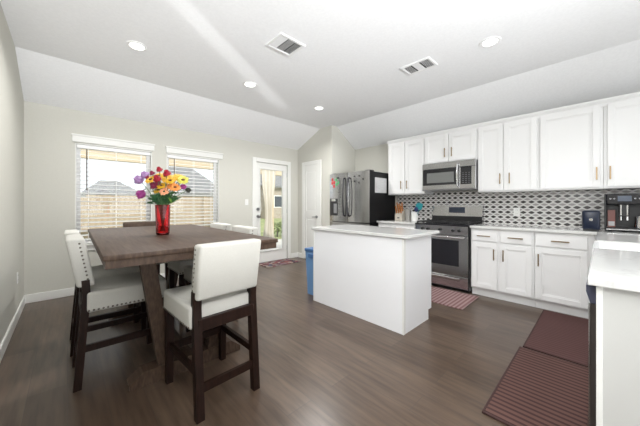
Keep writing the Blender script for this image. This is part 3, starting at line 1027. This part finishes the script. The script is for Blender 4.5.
solo('canister', MB().lathe([(0, 0), (.052, 0), (.052, .17), (.046, .185), (.02, .19), (.018, .205), (0, .208)], (4.33, 2.335, CT)), mat('grey_canister_enamel', (.30, .29, .27), .4), 'grey lidded canister between the knife block and the utensil crock', 'canister', (4.33, 2.335, CT))
solo('utensil_crock', MB().lathe([(0, 0), (.05, 0), (.055, .03), (.055, .15), (.049, .15), (.049, .012), (0, .012)], (4.27, 2.185, CT)), M['ceramic'], 'white utensil crock on the counter left of the range', 'crock', (4.27, 2.185, CT))
def utensil(nm, lab, m__, dy, dx, L, head):
    base_ = Vector((4.27 + dx * .2, 2.185 + dy * .15, CT + .014))
    tip = Vector((4.27 + dx, 2.185 + dy, CT + L))
    r = thing(nm, lab, 'utensil', base_)
    part('handle', MB().cyl(base_, tip, .006, seg=8), m__, r)
    d = (tip - base_).normalized()
    if head == 'spatula':
        part('head', MB().bar(tip - d * .01, tip + d * .10, .012, .075, (0, 1, 0)), m__, r)
    elif head == 'spoon':
        part('head', MB().ball(tip + d * .035, .045, (.35, .75, 1)), m__, r)
    else:
        m_ = MB()
        for a in range(5):
            t = math.pi * a / 5
            o1 = Vector((math.cos(t), math.sin(t), 0)) * .028
            m_.tube([tip, tip + d * .03 + o1, tip + d * .07 + o1, tip + d * .095, tip + d * .07 - o1, tip + d * .03 - o1, tip], .002, 6)
        part('head', m_, m__, r)
utensil('silicone_spatula', 'broad teal spatula leaning right in the white crock', M['teal'], -.085, -.01, .205, 'spatula')
utensil('silicone_spoon', 'teal silicone spoon upright in the white crock', M['teal'], -.035, .02, .225, 'spoon')
utensil('whisk', 'grey wire whisk leaning left in the white crock', M['greymetal'], .06, -.01, .19, 'whisk')
utensil('silicone_spoon', 'dark blue spoon in the white crock, lower than the teal ones', M['navy'], -.04, -.035, .165, 'spoon')

# toaster
tt = thing('toaster', 'glossy dark blue toaster on the counter left of the coffee machine', 'toaster', (4.11, .085, CT))
part('body', MB().box(3.972, 4.25, .018, .152, CT + .012, CT + .215, .022, 4), M['toaster'], tt)
part('base', MB().box(3.98, 4.24, .026, .146, CT, CT + .02, .004), M['black'], tt)
part('slot_frame', MB().box(4.03, 4.20, .045, .072, CT + .208, CT + .2185, .003).box(4.03, 4.20, .094, .121, CT + .208, CT + .2185, .003), M['steel_d'], tt)
part('emblem', MB().cyl((3.9735, .085, CT + .12), (3.967, .085, CT + .12), .014), M['chrome'], tt)
part('lever', MB().box(4.03, 4.06, .1515, .172, CT + .045, CT + .065, .004), M['black'], tt)

# coffee machine (bay open to the front)
cm = thing('coffee_machine', 'large black bean-to-cup coffee machine at the right end of the tiled counter', 'coffee machine', (4.3, -.16, CT))
CY0, CY1, CX = -.335, -.012, 4.115
part('housing', MB().box(4.27, 4.53, CY0, CY1, CT + .012, 1.305, .006).box(CX + .002, 4.27, CY1 - .012, CY1, CT + .012, 1.305, .003).box(CX + .002, 4.27, CY0, CY0 + .012, CT + .012, 1.305, .003), M['black'], cm)
hd = part('control_head', MB().box(CX - .006, 4.27, CY0 + .0122, CY1 - .0122, 1.195, 1.305, .006), M['bglass'], cm)
part('display', MB().box(CX - .009, CX - .005, -.20, -.105, 1.225, 1.28, .001), M['screen'], hd)
for y in (-.055, -.082, -.222, -.252):
    part('button', MB().cyl((CX - .005, y, 1.252), (CX - .009, y, 1.252), .007, seg=12), M['greymetal'], hd)
sp_ = part('spout_block', MB().box(CX + .01, 4.27, -.185, -.115, 1.07, 1.195, .004), M['black'], cm)
for y in (-.128, -.172):
    part('spout', MB().cyl((CX + .03, y, 1.03), (CX + .03, y, 1.16), .009, seg=12).box(CX + .004, CX + .016, y - .006, y + .006, 1.08, 1.19, .002), M['chrome'], sp_)
part('drip_tray', MB().box(CX - .03, 4.27, CY0 + .0122, CY1 - .0122, CT + .01, CT + .04, .005), M['black'], cm)
part('tray_edge', MB().box(CX - .034, CX - .028, CY0 + .013, CY1 - .013, CT + .016, CT + .03, .001), M['steel'], cm)
part('foot', MB().cyl((4.15, CY1 - .04, CT), (4.15, CY1 - .04, CT + .0125), .014), M['black'], cm)
part('foot', MB().cyl((4.15, CY0 + .04, CT), (4.15, CY0 + .04, CT + .0125), .014), M['black'], cm)
part('foot', MB().cyl((4.48, -.06, CT), (4.48, -.06, CT + .0125), .014), M['black'], cm)
part('foot', MB().cyl((4.48, -.28, CT), (4.48, -.28, CT + .0125), .014), M['black'], cm)
pk = thing('coffee_packet', 'small red packet with a white label in the coffee machine bay', 'packet', (4.19, -.062, CT + .04))
part('pouch', MB().hexa(ring4(4.17, 4.215, -.09, -.036, CT + .0405), ring4(4.186, 4.196, -.09, -.036, CT + .22)), M['redpack'], pk)
part('label_patch', MB().hexa(ring4(4.168, 4.172, -.085, -.041, CT + .055), ring4(4.175, 4.179, -.085, -.041, CT + .10)), M['whitelabel'], pk)
pj = thing('milk_pitcher', 'stainless milk pitcher on the right of the coffee machine tray', 'pitcher', (4.175, -.262, CT + .04))
part('body', MB().lathe([(0, 0), (.045, 0), (.046, .02), (.036, .09), (.038, .115), (.035, .115), (.033, .09), (.042, .02), (0, .006)], (4.175, -.262, CT + .0405)), M['chrome'], pj)
part('handle', MB().tube([(4.14, -.262, CT + .14), (4.115, -.262, CT + .13), (4.112, -.262, CT + .09), (4.132, -.262, CT + .07)], .004, 8), M['chrome'], pj)

# ------------------------------------------------------------------ mats
def matt(nm, x0, x1, y0, y1, m__, lab, cat='mat', t_=.010, edge=None):
    r = thing(nm, lab, cat, ((x0 + x1) / 2, (y0 + y1) / 2, 0))
    e_ = .012
    part('pile', MB().box(x0 + e_, x1 - e_, y0 + e_, y1 - e_, .0005, t_, .002), m__, r)
    m_ = MB().box(x0, x0 + e_, y0, y1, .0005, t_ - .001, .002).box(x1 - e_, x1, y0, y1, .0005, t_ - .001, .002)
    m_.box(x0 + e_, x1 - e_, y0, y0 + e_, .0005, t_ - .001, .002).box(x0 + e_, x1 - e_, y1 - e_, y1, .0005, t_ - .001, .002)
    part('binding', m_, edge or M['mat_edge'], r)
    return r
mt = matt('kitchen_mat', 1.72, 2.735, .045, .475, M['mat_a'], 'ribbed burgundy floor mat nearest the camera, beside the dishwasher', t_=.014)
matt('kitchen_mat', 2.765, 3.90, .065, .46, M['mat_b'], 'burgundy floor mat reaching the white base cabinets')
matt('striped_rug', 3.235, 3.85, 1.09, 1.93, M['mat_s'], 'small pink and burgundy striped rug in front of the range', 'rug', edge=M['mat_s'])
matt('doormat', 2.74, 3.56, 4.33, 4.755, M['doormat'], 'dark multicoloured doormat inside the glass door', 'doormat', edge=M['doormat'])

# ------------------------------------------------------------------ dining table
TX0, TX1, TY0, TY1, TZ = .145, 1.195, 1.725, 3.80, .930
tb = thing('dining_table', 'long counter-height brown wooden dining table with a trestle base', 'table', ((TX0 + TX1) / 2, (TY0 + TY1) / 2, 0))
part('tabletop', MB().box(TX0, TX1, TY0, TY1, TZ - .03, TZ, .006, 2), M['table'], tb)
m_ = MB()
a_ = .010
m_.box(TX0 + a_, TX1 - a_, TY0 + a_, TY0 + .035, TZ - .072, TZ - .03).box(TX0 + a_, TX1 - a_, TY1 - .035, TY1 - a_, TZ - .072, TZ - .03)
m_.box(TX0 + a_, TX0 + .035, TY0 + .035, TY1 - .035, TZ - .072, TZ - .03).box(TX1 - .035, TX1 - a_, TY0 + .035, TY1 - .035, TZ - .072, TZ - .03)
part('apron', m_, M['table'], tb, 0)
xm = (TX0 + TX1) / 2
for yt in (2.11, 3.41):
    t_ = MB()
    # chamfered floor beam
    t_.prism([(xm - .375, 0), (xm + .375, 0), (xm + .375, .035), (xm + .30, .095), (xm - .30, .095), (xm - .375, .035)], 'y', yt - .055, yt + .055)
    ft = part('floor_beam', t_, M['table'], tb, 0)
    part('cross_beam', MB().prism([(xm - .36, TZ - .0725), (xm + .36, TZ - .0725), (xm + .32, TZ - .125), (xm - .32, TZ - .125)], 'y', yt - .045, yt + .045), M['table'], tb, 0)
    for s in (-1, 1):
        part('leg', MB().hexa([(xm + s * .12, yt - .04, .095), (xm + s * .21, yt - .04, .095), (xm + s * .21, yt + .04, .095), (xm + s * .12, yt + .04, .095)],
                              [(xm + s * .225, yt - .04, TZ - .125), (xm + s * .315, yt - .04, TZ - .125), (xm + s * .315, yt + .04, TZ - .125), (xm + s * .225, yt + .04, TZ - .125)]), M['table'], tb, 0)
tb.rotation_euler = (0, 0, R(-.8))
part('stretcher', MB().box(xm - .03, xm + .03, 2.165, 3.355, .02, .085, .003), M['table'], tb)


# ------------------------------------------------------------------ dining chairs
def make_chair(label):
    r = thing('dining_chair', label, 'chair', (0, 0, 0), 'cream chairs around the dining table')
    hw = .178
    # cushion: fabric wrapped seat with a crowned top
    m_ = MB().box(-.215, .215, -.205, .255, .485, .615, .018, 3)
    bm = m_.bm
    for v_ in bm.verts:
        if v_.co.z > .58:
            v_.co.z += .022 * max(0, 1 - (v_.co.x / .22) ** 2)
    part('seat', m_, M['fabric'], r, 50)
    m_ = MB().ball((0, .02, .613), 1, (.205, .215, .030), 24, 12)
    part('seat_crown', m_, M['fabric'], r, 60)
    m_ = MB()
    n_ = 19
    for i in range(n_):
        y = -.195 + .44 * i / (n_ - 1)
        for s in (-1, 1):
            m_.ball((s * .216, y, .503), .0068, (.5, 1, 1), 8, 5)
    for i in range(14):
        m_.ball((-.2 + .4 * i / 13, .256, .503), .0068, (1, .5, 1), 8, 5)
    part('nailhead_trim', m_, M['nail'], r, 60)
    part('seat_rail', MB().box(-hw, hw, -.235, -.205, .475, .545, .003), M['dwood'], r)
    # legs
    for s in (-1, 1):
        m_ = MB()
        a = [(s * (hw - .022), -.272), (s * (hw + .022), -.272), (s * (hw + .022), -.230), (s * (hw - .022), -.230)]
        up_ = [(x, y + .045, .60) for x, y in a]
        m_.hexa([(x, y, 0) for x, y in a], up_)
        m_.hexa(up_, [(x, y + .040, .70) for x, y in a])
        part('leg', m_, M['dwood'], r, 0)
        m_ = MB().hexa([(s * .168, .200, 0), (s * .206, .200, 0), (s * .206, .238, 0), (s * .168, .238, 0)],
                       [(s * .162, .195, .487), (s * .208, .195, .487), (s * .208, .245, .487), (s * .162, .245, .487)])
        part('leg', m_, M['dwood'], r, 0)
        part('stretcher', MB().bar((s * hw, -.235, .25), (s * .185, .20, .25), .022, .042), M['dwood'], r, 0)
    part('stretcher', MB().bar((-hw + .02, -.243, .165), (hw - .02, -.243, .165), .022, .045), M['dwood'], r, 0)
    part('stretcher', MB().bar((-.168, .218, .235), (.168, .218, .235), .022, .045), M['dwood'], r, 0)
    # padded back, leaning slightly
    m_ = MB().box(-.195, .195, -.042, .042, 0, .315, .016, 3)
    for v_ in m_.bm.verts:
        x, y, z = v_.co
        y = y * 1.12 - .012 * (1 - (x / .195) ** 2)     # thinner at the top, slightly curved
        v_.co = (x, y - .205 - .055 * (z / .315), z + .655)
    part('backrest', m_, M['fabric'], r, 50)
    for s in (-1, 1):
        m_ = MB()
        for i in range(11):
            z = .68 + .26 * i / 10
            yb = -.205 - .055 * ((z - .655) / .315)
            m_.ball((s * .196, yb + .014, z), .006, (.5, 1, 1), 8, 5)
        part('nailhead_trim', m_, M['nail'], r, 60)
    return r


ch = make_chair('cream chair at the near end of the table, its plain back to the camera')
chairs = [((.695, 1.79), 3, None),
          ((.297, 2.50), -90, 'cream chair at the near left side of the table, back edge studded with nailheads'),
          ((.287, 3.06), -90, 'cream chair at the far left side, tucked behind the other left chair'),
          ((1.05, 2.50), 90, 'cream chair on the right side of the table, nearer of the two'),
          ((1.065, 3.12), 90, 'cream chair on the right side of the table, farther of the two')]
for i, ((x, y), rz, lab) in enumerate(chairs):
    o = ch if i == 0 else copy_tree(ch)
    o.location = (x, y, 0)
    o.rotation_euler = (0, 0, R(rz))
    if lab:
        o['label'] = lab
# far-end chair has a plain wooden back
fc = copy_tree(ch)
fc.location = (.70, 3.86, 0)
fc.rotation_euler = (0, 0, R(180))
fc['label'] = 'chair with a flat brown back at the far end of the table behind the vase'
for cch in fc.children:
    if cch.name.startswith('backrest'):
        cch.data = cch.data.copy()
        cch.data.materials[0] = M['table']
        cch['label'] = 'flat brown back'

# ------------------------------------------------------------------ vase and flowers
VX, VY, VZ = .605, 2.634, TZ
vs = thing('glass_vase', 'red faceted glass vase standing on the dining table', 'vase', (VX, VY, VZ))
part('vessel', MB().lathe([(0, 0), (.046, 0), (.053, .012), (.055, .10), (.060, .254), (.062, .260), (.057, .260), (.051, .10), (.049, .02), (0, .018)], (VX, VY, VZ), 14), M['redglass'], vs, 12)
part('water', MB().lathe([(0, .0185), (.0475, .0205), (.0505, .10), (.0515, .13), (0, .13)], (VX, VY, VZ), 14), thin_glass('tinted_water', (.95, .55, .55), 1.2), vs, 12)
RT = Vector((.727, -.687, 0))      # sideways spread of the bunch
FW = Vector((.687, .727, 0))


def petals_disc(m_, c_, nrm, r_in, r_out, n_, droop, width):
    q = nrm.to_track_quat('Z', 'Y').to_matrix()
    for i in range(n_):
        a = 2 * math.pi * i / n_ + random.uniform(-.1, .1)
        e = Vector((math.cos(a), math.sin(a), 0))
        t = Vector((-math.sin(a), math.cos(a), 0))
        ro = r_out * random.uniform(.9, 1.05)
        p = [e * r_in - t * width * .35, e * (r_in + (ro - r_in) * .6) - t * width + Vector((0, 0, droop * .5)), e * ro + Vector((0, 0, -droop * .3)),
             e * (r_in + (ro - r_in) * .6) + t * width + Vector((0, 0, droop * .5)), e * r_in + t * width * .35]
        lo = [c_ + q @ x for x in p]
        hi = [x + nrm * .0015 for x in lo]
        m_.hexa(lo, hi)


def flower(name, cat, label, group, u, h, pet, cen, r_, style, d=None):
    d = random.uniform(-.10, -.03) if d is None else d
    head = Vector((VX, VY, VZ)) + RT * u + FW * d + Vector((0, 0, h))
    foot = Vector((VX, VY, VZ + .03)) - RT * (u * .10) - FW * d * .1
    neck = Vector((VX, VY, VZ + .254)) + RT * max(-.045, min(.045, u * .22)) + FW * d * .25
    r_ *= 1.25
    r = thing(name, label, cat, foot, group)
    pts = []
    for i in range(9):
        t = i / 8
        if t < .5:
            pts.append(foot.lerp(neck, t / .5))
        else:
            s = (t - .5) / .5
            pts.append(neck.lerp(head, s) + Vector((0, 0, .02 * math.sin(math.pi * s))))
    part('stem', MB().tube(pts, .0026, 6), M['stem'], r)
    out = (head - Vector((VX, VY, VZ + .30)))
    nrm = (out.normalized() * .7 + Vector((0, 0, .35)) - FW * .75).normalized()
    m_ = MB()
    if style == 'daisy':
        petals_disc(m_, head, nrm, r_ * .25, r_, 16, .004, r_ * .17)
        petals_disc(m_, head + nrm * .003, nrm, r_ * .2, r_ * .8, 12, .006, r_ * .15)
    elif style == 'pom':
        q = nrm.to_track_quat('Z', 'Y').to_matrix().to_4x4()
        m_.ball(head, r_ * .75, (1, 1, .8), 12, 8, q)
        for k_ in range(4):
            petals_disc(m_, head + nrm * (r_ * (.05 + .17 * k_)), nrm, r_ * .2, r_ * (1.05 - .17 * k_), 11 - k_, r_ * .12 * k_, r_ * .26)
    else:   # carnation: ruffled layers
        for k_ in range(5):
            petals_disc(m_, head + nrm * (r_ * .16 * k_), nrm, r_ * .1, r_ * (1.0 - .13 * k_), 10, r_ * (.1 + .14 * k_), r_ * .34)
    part('petals', m_, pet, r, 0)
    if cen:
        part('centre', MB().ball(head + nrm * .004, r_ * .3, (1, 1, .6), 10, 6), cen, r, 60)
    return r


C = {n_: noisy('petal_' + n_, a_, b_, 60, rough=.6) for n_, a_, b_ in (
    ('yellow', (.62, .33, .008), (.74, .44, .02)), ('orange', (.75, .22, .03), (.85, .36, .10)), ('crimson', (.26, .004, .014), (.42, .010, .035)),
    ('burgundy', (.16, .008, .04), (.28, .015, .07)), ('lavender', (.30, .16, .36), (.42, .26, .48)), ('magenta', (.25, .03, .17), (.38, .06, .26)),
    ('salmon', (.78, .32, .16), (.85, .44, .26)), ('lime', (.55, .50, .06), (.62, .60, .12)))}
brown = mat('flower_centre_brown', (.10, .035, .012), .8)
PX = 2.33 / 267.28        # metres per picture pixel at the bunch, used only to lay out the sizes below
def F(px, py):
    return (px - 161.3) * PX * .96, 1.19 - TZ + (204.7 - py) * PX
Y_ = 'yellow daisies in the red vase'
for i, (px, py, rr) in enumerate([(155, 180.3, .043), (160.5, 177, .042), (170, 180, .044), (178.3, 177.7, .042), (158.8, 190.4, .034), (166.5, 176.8, .04), (183, 179, .04), (175, 181.5, .036), (164.5, 186.2, .032)]):
    u, h = F(px, py)
    lab = {0: 'yellow daisy at the left of the yellow flowers', 4: 'yellow daisy lowest in the bunch, just above the vase rim'}.get(i, 'bright yellow daisy in the upper middle of the red vase bunch')
    flower('daisy', 'flower', lab, Y_, u, h, C['yellow'], brown, rr, 'daisy')
u, h = F(188, 181)
flower('daisy', 'flower', 'yellow-green daisy at the upper right of the bunch', Y_, u, h, C['lime'], brown, .040, 'daisy')
for i, (px, py) in enumerate([(175.7, 187), (180, 188)]):
    u, h = F(px, py)
    flower('daisy', 'flower', ['orange daisy in the right middle of the bunch', 'orange daisy just right of the other orange one'][i], 'orange daisies in the red vase', u, h, C['orange'], brown, .036, 'daisy')
for i, (px, py) in enumerate([(168.3, 186.7), (167.8, 192)]):
    u, h = F(px, py)
    flower('daisy', 'flower', ['salmon daisy in the middle of the bunch', 'salmon daisy low in the middle, just above the leaves'][i], 'salmon daisies in the red vase', u, h, C['salmon'], None, .034, 'daisy')
for i, (px, py, rr) in enumerate([(165, 171.5, .022), (172.5, 175, .027), (163, 180.5, .030)]):
    u, h = F(px, py)
    flower('carnation', 'flower', ['crimson carnation at the top of the bunch', 'large crimson carnation at the upper right of the top one', 'crimson carnation in the centre among the yellow daisies'][i], 'crimson carnations in the red vase', u, h, C['crimson'], None, rr, 'carnation', -.10)
for i, (px, py, rr) in enumerate([(155.5, 186.7, .032), (161, 186.3, .034), (150.3, 180, .026), (153.5, 174.3, .020)]):
    u, h = F(px, py)
    flower('carnation', 'flower', ['burgundy carnation below the left yellow daisy', 'burgundy carnation below the central crimson one', 'small burgundy bloom left of the yellow daisies', 'tiny dark red bloom standing up at the upper left'][i], 'burgundy carnations in the red vase', u, h, C['burgundy'], None, rr, 'carnation', -.04)
for i, (px, py, rr) in enumerate([(139.3, 180.5, .040), (145.3, 175.8, .034), (181.5, 181.6, .022)]):
    u, h = F(px, py)
    flower('chrysanthemum', 'flower', ['large pale purple bloom at the far left of the bunch', 'pale purple bloom at the upper left of the bunch', 'small pale purple bloom at the right among yellow petals'][i], 'purple blooms in the red vase', u, h, C['lavender'], None, rr, 'pom', -.03)
u, h = F(141.5, 194.6)
flower('chrysanthemum', 'flower', 'round magenta bloom hanging low at the left of the bunch', 'purple blooms in the red vase', u, h, C['magenta'], None, .040, 'pom', -.03)
u, h = F(184.5, 187.2)
flower('chrysanthemum', 'flower', 'small magenta bloom at the right of the bunch', 'purple blooms in the red vase', u, h, C['magenta'], None, .024, 'pom', -.03)
u, h = F(189.4, 190.4)
flower('carnation', 'flower', 'dark drooping bud at the far right of the bunch', None, u, h, mat('dark_bud', (.03, .03, .02), .7), None, .022, 'pom', -.03)


def leafy(label, u, h, n_, m__, sz):
    foot = Vector((VX, VY, VZ + .03))
    neck = Vector((VX, VY, VZ + .254)) + RT * max(-.04, min(.04, u * .3))
    tip = Vector((VX, VY, VZ)) + RT * u + Vector((0, 0, h)) + FW * random.uniform(-.05, .05)
    r = thing('leafy_stem', label, 'foliage', foot, 'leafy stems in the red vase')
    part('stem', MB().tube([foot, neck, neck.lerp(tip, .5) + Vector((0, 0, .01)), tip], .0025, 6), M['stem'], r)
    for i in range(n_):
        t = (i + .6) / n_
        p = neck.lerp(tip, t)
        a = random.uniform(0, 6.28)
        e = (Vector((math.cos(a), math.sin(a), random.uniform(.3, 1.1))) * .8 + RT * (1 if u > 0 else -1) * .5).normalized()
        sd = e.cross(Vector((0, 0, 1))).normalized()
        L, wd = sz * random.uniform(.8, 1.15), sz * .28
        c0 = [p, p + e * L * .4 - sd * wd + Vector((0, 0, .01)), p + e * L + Vector((0, 0, -.012)), p + e * L * .4 + sd * wd + Vector((0, 0, .01))]
        part('leaf', MB().hexa(c0, [x + Vector((0, 0, .0015)) for x in c0]), m__, r, 0)


for px, py, n_, s in [(150, 201, 6, .085), (147.5, 204, 5, .08), (155, 197, 6, .08), (160, 195, 6, .08), (166, 196, 6, .08), (172, 195, 6, .08), (153, 199, 7, .09), (158, 193, 7, .09), (163, 193, 7, .09), (168, 194, 7, .09), (174, 198, 6, .08), (161, 198, 7, .085), (167, 198, 7, .085), (157, 201, 6, .075), (164, 200, 6, .075), (170, 200, 6, .075)]:
    u, h = F(px, py)
    leafy('leafy green stem filling the bunch between flowers and vase rim', u, h, n_, M['leaf'], s)
u, h = F(173.5, 203)
leafy('fresh light green sprig at the right of the vase rim', u, h, 3, M['leaf2'], .085)

# ------------------------------------------------------------------ outdoors
def ext(o):
    return o
struct('patio_slab', MB().box(-6, 9, YW + .15, 8.3, -.25, -.1), M['concrete'])
gr = MB().box(-30, 60, 8.3, 60, -.35, -.14)
gr.box(-30, -6, YW + .15, 8.3, -.35, -.14).box(9, 60, YW + .15, 8.3, -.35, -.14)
struct('ground', gr, M['grass'])
pc = thing('patio_beam', 'tan wooden patio beam seen at the top of both windows', 'patio beam', (1.5, 6.4, 0))
part('beam', MB().box(-4, 8.5, 7.7, 7.86, 2.21, 2.50), M['tan'], pc, 0)
part('post', MB().box(4.98, 5.12, 7.71, 7.85, -.1, 2.21), M['tan'], pc, 0)
part('post', MB().box(-2.6, -2.46, 7.71, 7.85, -.1, 2.21), M['tan'], pc, 0)
# gathered outdoor curtain
cu = thing('patio_curtain', 'cream curtain gathered on the patio, seen through the glass door', 'curtain', (4.57, 7.05, -.1))
m_ = MB()
n_ = 26
def cpt(i, z):
    t = i / n_
    gath = 1 - .55 * math.exp(-((z - .9) / .7) ** 2)
    x = 4.50 + (t - .5) * .50 * gath
    return (x, 7.05 + .045 * math.sin(t * 22), z)
zs = [-.05 + 2.3 * q / 10 for q in range(11)]
vv = [[m_.bm.verts.new(cpt(i, z)) for i in range(n_ + 1)] for z in zs]
vb = [[m_.bm.verts.new(Vector(cpt(i, z)) + Vector((0, .006, 0))) for i in range(n_ + 1)] for z in zs]
for a in range(10):
    for i in range(n_):
        m_.bm.faces.new((vv[a][i], vv[a][i + 1], vv[a + 1][i + 1], vv[a + 1][i]))
        m_.bm.faces.new((vb[a][i + 1], vb[a][i], vb[a + 1][i], vb[a + 1][i + 1]))
part('cloth', m_, M['curtain'], cu, 60)
part('rod', MB().cyl((3.6, 7.05, 2.27), (5.6, 7.05, 2.27), .016), M['steel_d'], cu)
part('rod_bracket', MB().box(3.7, 3.73, 7.035, 7.065, 2.27, 2.30), M['steel_d'], cu, 0)
part('rod_bracket', MB().box(5.4, 5.43, 7.035, 7.065, 2.27, 2.30), M['steel_d'], cu, 0)

fe = thing('privacy_fence', 'tan board privacy fence behind the patio, seen through both windows', 'fence', (2, 10.5, -.14))
part('board_panel', MB().box(.4, 4.95, 10.5, 10.53, -.14, 1.48), M['fence'], fe, 0)
part('board_panel', MB().box(-7, .4, 10.5, 10.53, -.14, 1.40), M['fence'], fe, 0)
part('rail', MB().box(-7, 4.95, 10.46, 10.5, 1.30, 1.39), M['fence'], fe, 0)
part('rail', MB().box(-7, 4.95, 10.46, 10.5, .35, .44), M['fence'], fe, 0)
for x in (-5, -2.6, -.2, 2.2, 3.75, 4.9):
    part('post', MB().box(x, x + .09, 10.37, 10.46, -.14, 1.50), M['fence'], fe, 0)

def house(label, x0, x1, y0, y1, zw, zr, wm, wins, hip):
    r = thing('house', label, 'house', ((x0 + x1) / 2, (y0 + y1) / 2, -.14))
    wl = part('walls', MB().box(x0, x1, y0, y1, -.14, zw), wm, r, 0)
    e_ = .4
    ym_ = (y0 + y1) / 2
    a = [(x0 - e_, y0 - e_, zw), (x1 + e_, y0 - e_, zw), (x1 + e_, y1 + e_, zw), (x0 - e_, y1 + e_, zw)]
    xr0, xr1 = x0 + hip, x1 - hip
    b_ = [(xr0, ym_ - .05, zr), (xr1, ym_ - .05, zr), (xr1, ym_ + .05, zr), (xr0, ym_ + .05, zr)]
    part('roof', MB().hexa(a, b_), M['roof'], r, 0)
    part('fascia', MB().box(x0 - e_, x1 + e_, y0 - e_ - .03, y0 - e_, zw - .16, zw + .02), M['roof'], r, 0)
    for wx0, wx1, wz0, wz1 in wins:
        wn = part('window', MB().box(wx0, wx1, y0 - .04, y0, wz0, wz1), M['trim'], r, 0)
        part('pane', MB().box(wx0 + .08, wx1 - .08, y0 - .05, y0 - .04, wz0 + .08, wz1 - .08), M['winglass'], wn, 0)
house('grey-roofed house beyond the fence, seen through the left window', .9, 4.0, 24, 31, 1.9, 3.15, M['siding'], [(1.6, 2.3, .6, 1.6)], 1.0)
house('large grey hip-roofed house beyond the fence, seen through the right window', 5.2, 9.6, 22, 30, 2.1, 4.5, M['brick'], [(6.2, 7.2, .7, 1.8), (8.2, 9.0, .7, 1.8)], 1.2)
house('tan brick house seen through the glass door', 13.6, 20, 22, 31, 3.0, 5.6, M['brick'], [(14.6, 15.6, .9, 2.1), (16.6, 18.0, .9, 2.1)], 2.0)
# low shrubs past the patio edge, seen through the door
for i, (x, y, s) in enumerate([(6.35, 9.3, .42), (7.2, 9.6, .5)]):
    r = thing('shrub', ['low green shrub behind the patio curtain, seen through the glass door', 'low green shrub seen at the right of the glass door pane'][i], 'shrub', (x, y, -.14))
    m_ = MB()
    for q in range(140):
        a, e2 = random.uniform(0, 6.28), random.uniform(-.2, 1.4)
        rr = s * random.uniform(.55, 1)
        c_ = Vector((x + rr * math.cos(a) * math.cos(e2), y + rr * math.sin(a) * math.cos(e2), .1 + rr * math.sin(e2) * .9))
        m_.ball(c_, random.uniform(.035, .07), (1, 1, .5), 6, 4, Matrix.Rotation(random.uniform(0, 3), 4, 'X'))
    part('foliage', m_, M['shrub'], r, 0)
    part('trunk', MB().cyl((x, y, -.14), (x, y, .25), .03), M['wand'], r)
